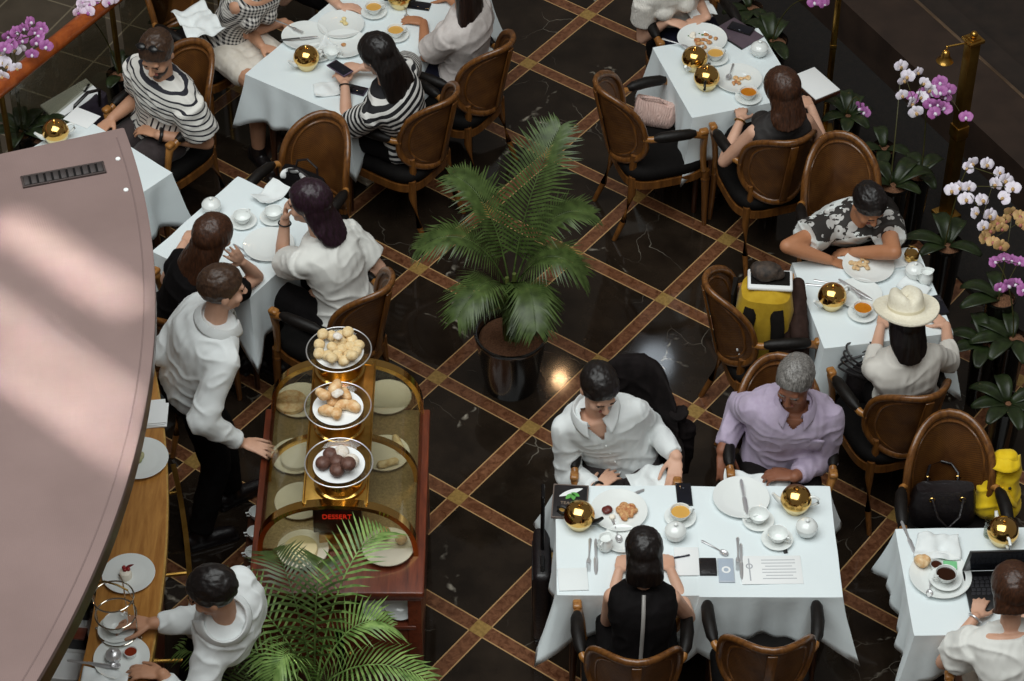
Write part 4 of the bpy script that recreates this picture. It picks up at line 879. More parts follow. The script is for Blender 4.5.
mb.box((-.095, 0, .0042), (.006, .13, .0004), None, 0); part(mb, 'print', INK, t); mb = MB(); mb.loft([[(cos(a)*r-.095, sin(a)*r+.02, .0046) for a in np.arange(20)*2*PI/20] for r in (.010, .016)], cap=False); part(mb, 'crest', INK, t)
put('plate', 741, 500, 'clean white plate with a knife across it in front of the lilac shirt', group='white plates'); put('knife', 747, 514, 'knife laid across the clean plate in front of the lilac shirt', z=TZ+.02, rz=4)
cupset('emptycup', 758, 522, 'saucer below the clean plate on the right paired table', 'near empty cup below the clean plate', 200); cupset('emptycup', 777, 541, 'saucer nearest the gold teapot with white spout', 'upturned looking white cup between sugar bowl and papers', -30)
put('pot', 795, 509, 'gold domed teapot with white spout at the corner by the lilac shirt', rz=170, swap={'spout': CHINA}, group='gold teapots'); put('sugar', 806, 534, 'white lidded sugar bowl below the gold teapot by the table corner', swap={'lid': CHINA})
t = slab_thing('lighter', 'small dark lighter lying above the printed papers', 'lighter', 785, 551, 0, 0, 0, 8, [('case', BLACKPL, [(0, 0, 0, .018, .032, .01)]), ('cap', STEEL, [(0, .021, .001, .017, .01, .008)])])
napkin(653, 487, .2, .2, 20, 'white napkin on the lap of the man in white', z=.655, seed=1, amp=.03); napkin(757, 492, .3, .2, -8, 'white napkin over the lap of the man in lilac', z=.655, seed=2, amp=.03)
# ---------------------------------------------------------------- laptop table
t = thing('laptop', 'open black laptop on the right hand table', 'laptop', tuple(at(1003, 592, TZ)), R(2)); mb = MB(); mb.box((0, 0, .009), (.33, .225, .016), None, .004); part(mb, 'base', BLACKPL, t)
mb = MB(); [mb.box((-.135+.0225*i+.004*(j % 2), .068-.022*j, .0178), (.019, .018, .003), None, .001, 1) for i in range(13) for j in range(5)]; part(mb, 'keyboard', mat('grey black keys', '232226', .5), t)
mb = MB(); mb.box((0, -.075, .0175), (.09, .05, .0015), None, .0004); part(mb, 'touchpad', mat('dark touchpad', '1a191c', .3), t)
Ms = rotx(R(18)); mb = MB(); mb.box((0, .115, .018)+Ms@A(0, .0, .105), (.33, .008, .21), Ms, .003); s_ = part(mb, 'lid', BLACKPL, t); mb = MB(); mb.box((0, .115, .018)+Ms@A(0, -.0046, .107), (.305, .001, .178), Ms, 0); part(mb, 'screen', mat('dim screen', '1b1f27', .12), s_)
put('plate', 940, 578, 'large white plate holding croissant, jam and espresso beside the laptop', scale=1.15, group='white plates')
blobs('croissant', 924, 562, PASTRY, 'torn brown croissant on the plate by the laptop', 'croissant', 5, .028, .026, seed=5, sq=.8, z=TZ+.012)
t = thing('jam_pot', 'small white pot of dark jam on the plate by the laptop', 'jam pot', tuple(at(936, 568, TZ+.012))); mb = MB(); mb.lathe([(.001, 0), (.022, 0), (.028, .028), (.0265, .028), (.02, .004), (.001, .004)]); part(mb, 'bowl', CHINA, t); mb = MB(); mb.lathe([(.001, .02), (.0245, .02), (.0245, .022), (.001, .022)]); part(mb, 'jam', mat('dark jam', '3c1a0c', .2), t)
cupset('coffeecup', 945, 581, 'saucer under the espresso by the laptop', 'espresso cup by the laptop', 200, TZ+.018)
sheet('butter_wrap', 950, 566, .06, .045, -5, mat('mint green foil', '7cc48c', .35), 'mint green foil wrapped butter by the laptop', 'butter', .008, TZ+.012)
put('spoon', 929, 598, 'teaspoon hanging over the edge of the croissant plate', z=TZ+.016, rz=-10); put('knife', 916, 556, 'dark knife alone near the top corner of the laptop table', rz=12)
napkin(938, 549, .19, .15, -8, 'crumpled white napkin behind the croissant plate', seed=3, amp=.03)
put('pot', 1001, 541, 'gold domed teapot half hidden behind the laptop lid', rz=100, swap={'spout': CHINA}, group='gold teapots')
t = thing('water_glass', 'clear water glass beside the teapot behind the laptop', 'glass', tuple(at(989, 535, TZ))); mb = MB(); mb.lathe([(.001, 0), (.026, 0), (.032, .1), (.0305, .1), (.025, .006), (.001, .006)], n=32); part(mb, 'tumbler', GLASS, t); mb = MB(); mb.lathe([(.001, .007), (.0245, .007), (.028, .06), (.001, .06)], n=32); part(mb, 'water', glass('water', 'e8efef'), t)
# ---------------------------------------------------------------- hat table
put('pot', 831, 306, 'gold domed teapot on the table of the straw hat', rz=-150, swap={'spout': CHINA}, group='gold teapots'); cupset('cup', 862, 315, 'saucer under the amber tea by the straw hat', 'cup of amber tea by the straw hat', 100)
put('plate', 868, 268, 'white plate of salad in front of the floral tee', group='white plates'); blobs('salad', 862, 266, mat('salad', 'd8c49a', .6, c2='c2905c', ns=90), 'pale salad scraps on the plate of the floral tee', 'food', 14, .013, .06, seed=7)
put('plate', 859, 296, 'white plate with crossed cutlery in the middle of the hat table', scale=.95, group='white plates'); put('knife', 872, 300, 'knife on the middle plate of the hat table', z=TZ+.016, rz=46); put('fork', 868, 303, 'fork on the middle plate of the hat table', z=TZ+.016, rz=38); put('fork', 845, 290, 'fork left of the middle plate of the hat table', rz=78); put('spoon', 842, 287, 'teaspoon above the gold teapot on the hat table', rz=70)
sheet('folded_napkin', 902, 259, .12, .13, 12, NAPKIN, 'square folded napkin under the gold tea strainer at the far corner of the hat table', 'napkin', .012)
t = thing('tea_strainer', 'round gold tea strainer jar with an arched handle on the folded napkin', 'tea strainer', tuple(at(911, 260, TZ+.013))); mb = MB(); mb.lathe([(.001, 0), (.025, 0), (.036, .018), (.037, .036), (.03, .05), (.001, .052)], n=28); part(mb, 'pot', GOLD, t); mb = MB(); mb.tube([(.036*cos(a), 0, .036+.055*sin(a)) for a in np.linspace(0, PI, 14)], .003, 8); part(mb, 'handle', BRASSDARK, t)
put('sugar', 914, 277, 'white lidded sugar bowl behind the straw hat', swap={'lid': CHINA}); put('creamer', 925, 283, 'white milk jug beside the straw hat', rz=20); napkin(915, 289, .16, .09, -40, 'crumpled napkin under the milk jug by the straw hat', seed=5, amp=.02)
phone(938, 306, 15, 'dark phone at the edge of the table by the straw hat')
# ---------------------------------------------------------------- lace table
put('plate', 702, 41, 'white plate of half eaten salad in front of the lace top', scale=1.15, group='white plates'); blobs('salad', 706, 42, CRUMB, 'red brown salad remains in front of the lace top', 'food', 12, .016, .06, seed=8); blobs('green_garnish', 697, 36, GREENS, 'few dark green leaves on the plate of the lace top', 'food', 4, .008, .05, seed=9, sq=.3); blobs('cream_scoop', 693, 37, CREAMFOOD, 'white scoop on the plate of the lace top', 'food', 3, .016, .012, seed=10)
put('pot', 694, 68, 'gold domed teapot nearest the lace top', rz=-120, swap={'spout': CHINA}, group='gold teapots'); put('pot', 706, 87, 'gold domed teapot with black handle nearest the pink pouch', rz=80, swap=BLK, group='gold teapots')
cupset('milkcup', 715, 60, 'saucer under the milky tea on the lace table', 'cup of milky tea on the lace table', 30); cupset('cup', 748, 99, 'saucer under the amber tea held by the brown haired woman', 'cup of amber tea held by the brown haired woman', 60)
put('fork', 694, 50, 'fork laid on the rim of the salad plate', z=TZ+.02, rz=60); put('knife', 683, 66, 'knife beside the salad plate of the lace top', rz=-64)
put('plate', 738, 81, 'white plate of crumbs in front of the brown haired woman', group='white plates'); blobs('scone_pieces', 741, 80, PASTRY, 'broken scone pieces in front of the brown haired woman', 'food', 6, .013, .04, seed=11); blobs('jam_smear', 738, 84, CRUMB, 'red jam covered bits beside the broken scone', 'food', 4, .011, .03, seed=12)
put('spoon', 728, 80, 'teaspoon with a white bowl standing at the crumb plate', z=TZ+.02, rz=-15); put('sugar', 759, 55, 'white lidded sugar bowl near the dark menu folder', swap={'lid': CHINA})
t = slab_thing('menu_folder', 'dark plum menu folder under a black phone on the lace table', 'menu folder', 738, 34, 0, 0, 0, 42, [('cover', mat('plum cover', '4a3e48', .3, c2='5e515a', ns=5), [(0, 0, 0, .17, .23, .008)]), ('spine', BLACKPL, [(-.086, 0, 0, .006, .23, .01)])])
phone(741, 29, 62, 'black phone lying on the plum menu folder', z=TZ+.0095)
napkin(700, 12, .16, .12, 20, 'white napkin by the hands of the lace top', seed=8, amp=.02)
# ---------------------------------------------------------------- striped knit tables
put('pot', 307, 67, 'gold domed teapot beside the gingham top', rz=-150, swap={'spout': CHINA}, group='gold teapots'); put('plate', 341, 27, 'white plate with yellow crumbs in front of the bare arm', group='white plates'); blobs('cake_piece', 344, 22, mat('lemon sponge', 'd9bd78', .8, c2='e9dca8', ns=90, bs=.4), 'yellow cake crumbs in front of the bare arm', 'food', 6, .012, .03, seed=13)
put('plate', 344, 46, 'white plate with one small morsel left of the striped knit', group='white plates'); blobs('morsel', 343, 46, CRUMB, 'single brown morsel on the plate left of the striped knit', 'food', 2, .012, .006, seed=14); put('plate', 305, 38, 'white plate under the dark handled knife by the gingham top', group='white plates'); put('knife', 318, 37, 'dark knife across the plate by the gingham top', z=TZ+.02, rz=100, swap={'handle': BLACKPL}); put('fork', 303, 33, 'fork resting on the plate by the gingham top', z=TZ+.02, rz=55)
cupset('milkcup', 374, 14, 'saucer under the milky tea beside the bare arm', 'cup of milky tea beside the bare arm', 20); cupset('milkcup', 396, 37, 'saucer under the milky tea beside the long haired woman', 'cup of milky tea beside the long haired woman', 20)
napkin(327, 90, .14, .12, 10, 'crumpled white napkin at the near end of the striped knit table', seed=9, amp=.02); put('spoon', 407, 20, 'teaspoon standing out near the long haired woman', rz=5); put('pot', 400, 6, 'gold domed teapot with black handle at the frame edge beside the long haired woman', rz=0, swap=BLK, group='gold teapots')
phone(418, 6, 78, 'black phone beside the gold teapot at the frame edge'); phone(354, 90, 70, 'dark purple phone on the cloth under the forearm of the striped knit', mat('purple case', '3a3344', .4)); phone(340, 69, 45, 'phone in a mauve case held by the striped knit woman', mat('mauve case', '5a4a5e', .4), z=TZ+.085)
put('emptycup', 331, 58, 'clear pale cup between the gold teapot and the held phone'); put('smallplate', 318, 55, 'small white side plate behind the gold teapot of the gingham top'); napkin(325, 50, .12, .09, 50, 'crumpled napkin beside the small side plate', seed=12, amp=.03)
# ---------------------------------------------------------------- white tee table
put('sugar', 212, 212, 'white lidded sugar bowl at the left side of the white tee table', swap={'lid': CHINA}); cupset('emptycup', 243, 223, 'saucer in the middle of the white tee table', 'white cup in the middle of the white tee table', 60); cupset('emptycup', 274, 219, 'saucer close to the raised hand of the white tee', 'white cup close to the raised hand of the white tee', 20)
put('plate', 269, 247, 'clean white plate in front of the white tee', group='white plates'); put('knife', 248, 252, 'dark handled knife beside the clean plate of the white tee', rz=-30, swap={'handle': BLACKPL}); put('fork', 260, 262, 'fork below the clean plate of the white tee', rz=62); put('spoon', 254, 257, 'teaspoon below the clean plate of the white tee', rz=50)
napkin(270, 197, .17, .12, 50, 'white napkin folded upright at the far corner of the white tee table', seed=15, amp=.02, curl=.03)
# ---------------------------------------------------------------- canopy corner table
put('pot', 57, 141, 'gold teapot peeping over the canopy by the orchid leaves', rz=-160, swap={'spout': CHINA}, group='gold teapots'); sheet('order_card', 82, 118, .12, .16, 60, PAPER, 'white order card at the corner of the canopy side table', 'card', .002)
# ---------------------------------------------------------------- canopy and curved counter
CC, CR, CZ = A(-6.0937, -2.0987), 4.6034, 2.4
def canvas():
    g = G('dusty pink canvas'); v = g.co(); w = g.math('ADD', g.math('SINE', g.math('MULTIPLY', g.dot(v, (1, 0, 0)), 900)), g.math('SINE', g.math('MULTIPLY', g.dot(v, (0, 1, 0)), 900)))
    g.set(col=g.mix(g.ramp(g.noise(v, 2.5, 4), .3, .7), lin('77635f'), lin('816c68')), rough=.85); g.bump(g.math('ADD', g.math('MULTIPLY', w, .03), g.noise(v, 3, 3)), .15, .02); return g.m
def arc(r, a0, a1, n): return [(r*cos(a), r*sin(a)) for a in np.linspace(a0, a1, n)]
cn = thing('counter_canopy', 'dusty pink canvas canopy with a curved edge above the wooden counter', 'canopy', (CC[0], CC[1], CZ)); a1 = R(19.6); a0 = R(-40)
mb = MB(); mb.loft([[(x, y, -.03) for x, y in arc(r, a0, a1, 90)]+[(x, y, -.03) for x, y in arc(1.2, a1, a0, 90)] for r in (CR-.02,)] + [[(x, y, z) for x, y in arc(r, a0, a1, 90)]+[(x, y, z) for x, y in arc(1.2, a1, a0, 90)] for r, z in ((CR, -.028), (CR, -.004), (CR-.008, 0))]); part(mb, 'canvas_top', canvas(), cn)
mb = MB(); mb.loft([[(r*cos(a), r*sin(a), z) for r, z in ((CR-.012, -.11), (CR-.004, -.11), (CR-.004, -.03), (CR-.012, -.03))] for a in np.linspace(a0, a1, 90)]); part(mb, 'fascia', DARKWOOD, cn)
mb = MB(); mb.tube([(CR*cos(a)-.045*cos(a), CR*sin(a)-.045*sin(a), .001) for a in np.linspace(a0, a1-.012, 80)], .003, 6, .5); part(mb, 'hem_seam', mat('canvas seam', '6f5c59', .85), cn)
for k, aa in enumerate((R(-25), R(10))):
    mb = MB(); mb.cap((4.0*cos(aa), 4.0*sin(aa), -CZ), (4.0*cos(aa), 4.0*sin(aa), -.03), .03, None, 12, False); part(mb, 'support_post', BRASSDARK, cn)
va, vb = at(23, 183, CZ), at(104, 168, CZ); vd = vb-va; vt = thing('vent_grille', 'dark slotted vent grille set in the pink canopy', 'vent', tuple((va+vb)/2), math.atan2(vd[1], vd[0])); L = float(np.linalg.norm(vd))
mb = MB(); [mb.box((x, y, .004), (w, d, .012), None, .002) for x, y, w, d in ((0, .033, L+.01, .008), (0, -.033, L+.01, .008), (L/2, 0, .008, .07), (-L/2, 0, .008, .07))]; part(mb, 'frame', mat('grey brown metal', '4c4240', .5, .4), vt)
mb = MB(); mb.box((0, 0, .001), (L, .06, .003), None, 0); part(mb, 'recess', BLACKPL, vt)
for k in range(11): mb = MB(); mb.box((-L/2+L*(k+.5)/11, 0, .005), (L/11*.72, .055, .004), rotx(.25), .001); part(mb, 'slat', mat('dark slat', '332c2b', .5, .3) if k == 0 else bpy.data.materials['dark slat'], vt)
for k, (x, y) in enumerate(((118, 159), (126, 190))):
    mb = MB(); mb.lathe([(.001, 0), (.011, 0), (.01, .004), (.004, .007), (.001, .007)], n=16); single(mb, 'canopy_stud', PAPER, ('white stud in the canopy corner nearest the vent', 'white stud in the canopy edge below the corner one')[k], 'stud', at(x, y, CZ+.0005), group='white canopy studs')
KC, KR, KZ = A(-7.4395, -1.9994), 5.8523, 1.0
ct = thing('serving_counter', 'curved wooden serving counter under the pink canopy', 'counter', (KC[0], KC[1], 0)); k0, k1 = R(-14), R(15)
def ringslab(r0, r1, z0, z1, n=70): return MB().loft([[(r*cos(a), r*sin(a), z) for r, z in ((r0, z0), (r1, z0), (r1, z1), (r0, z1))] for a in np.linspace(k0, k1, n)])
part(ringslab(KR-.275, KR, KZ-.045, KZ), 'worktop', COUNTERWOOD, ct); part(ringslab(KR-.001, KR+.008, KZ-.04, KZ-.004), 'edge_strip', wood('edge veneer', 'a07838', 'c09a58'), ct); part(ringslab(KR-.27, KR-.09, 0.08, KZ-.045), 'front_panel', CARTWOOD, ct); part(ringslab(KR-.24, KR-.13, 0, .08), 'plinth', DARKWOOD, ct)
part(MB().loft([[(r*cos(a), r*sin(a), z) for r, z in ((KR+.03, .2), (KR+.055, .2), (KR+.055, .225), (KR+.03, .225))] for a in np.linspace(k0, k1, 60)]), 'foot_rail', BRASS, ct)
for a in np.linspace(k0+.03, k1-.03, 6): mb = MB(); mb.cap(((KR-.1)*cos(a), (KR-.1)*sin(a), .21), ((KR+.04)*cos(a), (KR+.04)*sin(a), .21), .01, None, 8, False); part(mb, 'rail_bracket', BRASS, ct)
bk = thing('back_counter', 'low dark back counter with pale trays behind the serving counter', 'counter', (KC[0], KC[1], 0)); part(ringslab(KR-.72, KR-.36, 0, .74), 'cabinet', DARKWOOD, bk); part(ringslab(KR-.73, KR-.35, .74, .77), 'worktop', mat('grey stone top', '4b4745', .3), bk)
for k, (px, py, w, d, h, m, lb) in enumerate(((81, 590, .18, .26, .05, PAPER, 'white tray on the back counter under the canopy edge, farthest'), (72, 633, .17, .2, .06, PAPER, 'white tray on the back counter next to the dark box'), (57, 668, .22, .16, .05, PAPER, 'white tray on the back counter nearest the frame bottom'))):
    t = thing('serving_tray', lb, 'tray', tuple(at(px, py, .77)), R(-6), 'back counter trays'); mb = MB(); mb.box((0, 0, .008), (w, d, .014), None, .005); part(mb, 'base', m, t); mb = MB(); [mb.box((x, y, .02), (a, b, .03), None, .003) for x, y, a, b in ((w/2, 0, .008, d), (-w/2, 0, .008, d), (0, d/2, w, .008), (0, -d/2, w, .008))]; part(mb, 'rim', m, t)
for k, (px, py, lb) in enumerate(((86, 608, 'black container between the white trays on the back counter'), (70, 648, 'dark box below the white trays on the back counter'))):
    t = thing('storage_box', lb, 'box', tuple(at(px, py, .77)), R(-8)); mb = MB(); mb.box((0, 0, .05), (.07 if k == 0 else .16, .16 if k == 0 else .06, .1), None, .006); part(mb, 'body', BLACKPL, t); mb = MB(); mb.box((0, 0, .104), (.074 if k == 0 else .165, .165 if k == 0 else .064, .01), None, .003); part(mb, 'lid', BLACKLE if k == 0 else CARTWOOD, t)
# things on the counter
t = thing('paper_stack', 'stack of white order sheets at the far end of the counter', 'papers', tuple(at(150, 417, KZ)), R(8)); q_ = random.Random(3)
for k in range(4): mb = MB(); mb.box((q_.uniform(-.01, .01), q_.uniform(-.01, .01), .004+.006*k), (.16, .15, .004), rotz(q_.uniform(-.12, .12)), .001); part(mb, 'sheet', PAPER, t)
put('plate', 140, 461, 'white plate with a slice of cake on the counter beside the canopy edge', z=KZ, group='white plates'); blobs('cake_slice', 138, 459, mat('green cream cake', 'b9b08a', .7, c2='6f7c4c', ns=60), 'slice of green and cream cake on the counter plate', 'cake', 4, .02, .02, z=KZ+.009, seed=21)
put('plate', 129, 576, 'white plate with a berry topped dessert on the counter', z=KZ, scale=.95, group='white plates')
t = thing('berry_dessert', 'small white dessert crowned with red berries on the counter plate', 'dessert', tuple(at(126, 577, KZ+.009))); mb = MB(); mb.lathe([(.001, 0), (.026, 0), (.028, .015), (.024, .034), (.012, .042), (.001, .043)], n=24); part(mb, 'cream_base', CREAMFOOD, t); mb = MB(); [mb.ell((x, y, .047), .0095, None, 10, 7) for x, y in ((0, 0), (.014, .004), (-.006, .013))]; part(mb, 'berries', BERRY, t); mb = MB(); mb.prism(leaf((.0, .012), (.035, .03), .007), .046, .048); part(mb, 'leaf_garnish', mat('dark red leaf', '6a1a1e', .5), t)
# three tier wire rack
rk = thing('wire_cake_rack', 'tall three ring gilt wire cake rack standing on the counter', 'rack', tuple(at(119, 634, KZ)), R(-20))
for k, z in enumerate((.02, .13, .24)): mb = MB(); mb.tube([(.085*cos(a), .085*sin(a), z) for a in np.arange(36)*2*PI/36], .0035, 8, ring=True); part(mb, 'ring', CHROME, rk)
for a in (0.1, PI*.5, PI+.1): mb = MB(); mb.tube([(.1*cos(a), .1*sin(a), 0), (.088*cos(a), .088*sin(a), .02), (.088*cos(a), .088*sin(a), .25), (.07*cos(a), .07*sin(a), .30)], [.004, .003, .003, .003], 8); mb.ell((.1*cos(a), .1*sin(a), .006), .007, None, 10, 7); part(mb, 'upright', CHROME, rk)
mb = MB(); mb.tube([(.07*cos(.1), .07*sin(.1), .30), (.03, .0, .325), (-.03, 0, .325), (.07*cos(PI+.1), .07*sin(PI+.1), .30)], .004, 8); part(mb, 'carry_handle', BRASSDARK, rk)
put('saucer', 117, 631, 'saucer inside the wire cake rack', z=KZ+.006, scale=1.1, group='tea saucers'); put('emptycup', 117, 630, 'white cup the waiter sets in the wire cake rack', z=KZ+.014, rz=60, scale=1.1, group='tea cups')
put('plate', 122, 660, 'white plate with a silver pot and sauce dish on the counter by the waiter', z=KZ, scale=.98, group='white plates')
t = thing('silver_pot', 'small round silver lidded pot on the waiter side plate', 'pot', tuple(at(114, 659, KZ+.009))); mb = MB(); mb.lathe([(.001, 0), (.022, 0), (.032, .015), (.033, .026), (.001, .026)], n=28); part(mb, 'bowl', STEEL, t); mb = MB(); mb.lathe([(.034, .026), (.03, .04), (.016, .05), (.005, .052), (.006, .058), (.001, .061)], n=28); part(mb, 'lid', STEEL, t)
t = thing('sauce_dish', 'white ramekin of red sauce on the waiter side plate', 'dish', tuple(at(131, 655, KZ+.009))); mb = MB(); mb.lathe([(.001, 0), (.022, 0), (.029, .026), (.027, .026), (.02, .004), (.001, .004)], n=28); part(mb, 'bowl', CHINA, t); mb = MB(); mb.lathe([(.001, .018), (.025, .018), (.025, .02), (.001, .02)], n=28); part(mb, 'sauce', mat('red sauce', '7c2c16', .25), t)
put('spoon', 121, 667, 'silver teaspoon on the waiter side plate', z=KZ+.02, rz=82); put('knife', 116, 668, 'silver knife laid along the near side of the waiter plate', z=KZ+.018, rz=80)
napkin(106, 679, .2, .09, -4, 'white cloth on the counter at the frame bottom', z=KZ, seed=22, amp=.02)
# ---------------------------------------------------------------- pastry trolley
cx, cy0, cy1, hw = -.86, -1.79, -.66, .385; TZT = .8
tr = thing('pastry_trolley', 'mahogany pastry trolley with a vaulted glass case and brass hoops', 'trolley', (cx, 0, 0))
mb = MB(); mb.box((0, (cy0+cy1)/2, TZT-.02), (2*hw, cy1-cy0, .04), None, .008); part(mb, 'top_board', CARTWOOD, tr)
mb = MB(); mb.box((0, (cy0+cy1)/2, TZT-.055), (2*hw-.03, cy1-cy0-.03, .03), None, .004); part(mb, 'cornice', CARTWOOD, tr)
mb = MB()
for sx in (-1, 1):
    mb.box((sx*(hw-.045), cy0+.05, .41), (.06, .06, .72), None, .004); mb.box((sx*(hw-.045), cy1-.05, .41), (.06, .06, .72), None, .004); 
    mb.box((sx*(hw-.03), (cy0+cy1)/2, .35), (.02, cy1-cy0-.12, .52), None, .003)
mb.box((0, cy1-.03, .41), (2*hw-.1, .02, .66), None, .003); part(mb, 'cabinet', CARTWOOD, tr)
mb = MB(); mb.box((0, (cy0+cy1)/2, .545), (2*hw-.08, cy1-cy0-.03, .02), None, .003); part(mb, 'shelf', CARTWOOD, tr); mb = MB(); mb.box((0, (cy0+cy1)/2, .1), (2*hw-.05, cy1-cy0-.05, .03), None, .003); part(mb, 'bottom_board', CARTWOOD, tr)
for sx in (-1, 1):
    mb = MB(); mb.box((sx*.17, cy0+.045, .32), (.3, .022, .40), None, .004); mb.box((sx*.17, cy0+.033, .32), (.2, .006, .29), None, .003); d_ = part(mb, 'door', CARTWOOD, tr); mb = MB(); mb.ell((sx*.045, cy0+.022, .36), .013); part(mb, 'knob', BRASS, d_)
    for cyy in (cy0+.08, cy1-.08):
        mb = MB(); mb.cap((sx*(hw-.06)-.012, cyy, .04), (sx*(hw-.06)+.012, cyy, .04), .04, None, 20, False); mb.box((sx*(hw-.06), cyy, .07), (.05, .04, .025), None, .003); part(mb, 'castor', BLACKPL, tr)
VY0, VY1, VW, VH = -1.555, -.67, .352, .325
def vault(t, e=2.4, k=1.0): return (np.sign(cos(t))*abs(cos(t))**(2/e)*VW*k, abs(sin(t))**(2/e)*VH*k)
def hoop(y, k=1, r=.017):
    mb = MB(); rs = []
    for t in np.linspace(0, PI, 40):
        x, z = vault(t, k=k); x2, z2 = vault(t, k=k-.045/VW*.5); rs.append([(x, y-r, TZT+z), (x, y+r, TZT+z), (x2, y+r, TZT+z2), (x2, y-r, TZT+z2)])
    mb.loft(rs); return mb
for y in (VY0, VY1): part(hoop(y, 1.01, .022), 'brass_hoop', GOLD, tr, ang=30)
part(hoop(-1.13, .985, .012), 'centre_hoop', GOLD, tr, ang=30)
RW = .14
for sx in (-1, 1):
    mb = MB(); lim = math.acos((RW/VW)**(2.4/2)); ts = np.linspace(0, lim, 18)
    mb.loft([[(sx*vault(t)[0], VY0, TZT+vault(t)[1]), (sx*vault(t)[0], VY1, TZT+vault(t)[1]), (sx*vault(t, k=.985)[0], VY1, TZT+vault(t, k=.985)[1]), (sx*vault(t, k=.985)[0], VY0, TZT+vault(t, k=.985)[1])] for t in ts]); part(mb, 'glass_side', GLASS, tr, ang=60)
zr = TZT+VH*.955
for y, nm in ((VY0+.006, 'front_glass'), (VY1-.006, 'back_glass')):
    mb = MB(); pl = [vault(t, k=.975) for t in np.linspace(0, PI, 40)]; mb.loft([[(x, y+dy, TZT+z) for x, z in pl] for dy in (-.003, .003)]); part(mb, nm, GLASS, tr)
mb = MB(); mb.box((0, (VY0+VY1)/2, zr-.004), (2*RW, VY1-VY0, .02), None, .003); part(mb, 'ridge_tray', BRASS, tr)
for sx in (-1, 1): mb = MB(); mb.box((sx*RW, (VY0+VY1)/2, zr+.008), (.008, VY1-VY0, .016), None, .002); part(mb, 'ridge_rail', BRASS, tr)
mb = MB(); mb.box((0, (VY0+VY1)/2, TZT+.008), (2*VW-.03, VY1-VY0-.02, .014), None, .003); part(mb, 'brass_deck', mat('perforated deck', 'b09a70', .35, .5, c2='8f7c58', ns=90), tr)
mb = MB(); mb.box((0, (VY0+VY1)/2+.05, TZT+.15), (.006, VY1-VY0-.16, .25), None, .001); part(mb, 'inner_panel', BRASSDARK, tr)
DK = TZT+.015
# lit name plate inside the front glass
t = thing('lit_sign', 'small dark sign with glowing red letters inside the trolley front', 'sign', (cx+.0, VY0+.075, DK)); mb = MB(); mb.box((0, 0, .15), (.215, .05, .16), rotx(R(-12)), .004); part(mb, 'housing', mat('dark brown housing', '1c110c', .3), t); mb = MB(); mb.box((0, -.012, .035), (.17, .06, .06), None, .004); part(mb, 'plinth', BRASS, t)
me = text_mesh('DESSERT', .034, REDGLOW, .0008, 1.0); o = link('red_letters', me, t, (0, -.036, .175)); o.rotation_euler = (R(78), 0, 0)
for k, (px, py, lb) in enumerate(((303, 551, 'gold rimmed plate of pale cake at the front of the trolley, by the bottom palm'), (388, 549, 'gold rimmed plate with rolls at the front of the trolley, on the open side'), (300, 503, 'gold rimmed plate second from the front, on the waiter side'), (385, 455, 'gold rimmed plate holding two sandwich rolls inside the trolley'), (296, 458, 'gold rimmed plate third from the front, on the waiter side'), (290, 402, 'gold rimmed plate at the far end of the trolley, on the waiter side'), (387, 399, 'gold rimmed plate at the far end of the trolley, on the open side'))):
    q_ = at(px, py, DK); q_[0] = min(max(q_[0], cx-.225), cx+.225); put('goldplate', 0, 0, lb, xyz=q_, group='plates inside the trolley', scale=.80)
FD = [('cake_slab', 301, 551, mat('pale cream cake', 'ead9a8', .7), 'round pale cream cake on the front trolley plate'), ('sandwich_roll', 394, 457, BREAD, 'golden sandwich rolls inside the trolley'), ('mousse_cake', 291, 404, PASTRY, 'flat golden tart at the far end of the trolley'), ('cheese_cake', 297, 460, CREAMFOOD, 'cream coloured cake inside the trolley third from the front')]
for k, (nm, px, py, m, lb) in enumerate(FD):
    p = at(px, py, DK+.01)
    if nm == 'sandwich_roll':
        for q, (x, y, l2) in enumerate(((388, 466, 'golden sandwich roll nearer the front on the two roll plate'), (398, 446, 'golden sandwich roll farther back on the two roll plate'))):
            mb = MB(); mb.cap((-.035, 0, .02), (.035, 0, .02), .019, .017, 12); me = remesh(mb, .003, 2); me.materials.append(BREAD); wobble(me, .003, 60, q); tag(link('sandwich_roll', me, None, at(x, y, DK+.008), R(20+90*q)), l2, 'sandwich roll', 'sandwich rolls')
    else: mb = MB(); mb.lathe([(.001, 0), (.07, 0), (.075, .006), (.073, .022), (.066, .028), (.001, .029)], n=36); single(mb, nm, m, lb, 'cake', p)
for q, (x, y, l2) in enumerate(((385, 537, 'round bun on the front trolley plate, nearer the sign'), (401, 543, 'round bun on the front trolley plate, nearer the brass hoop'))): blobs('bun', x, y, PASTRY, l2, 'bun', 2, .028, .004, DK+.008, 30+q, .8)
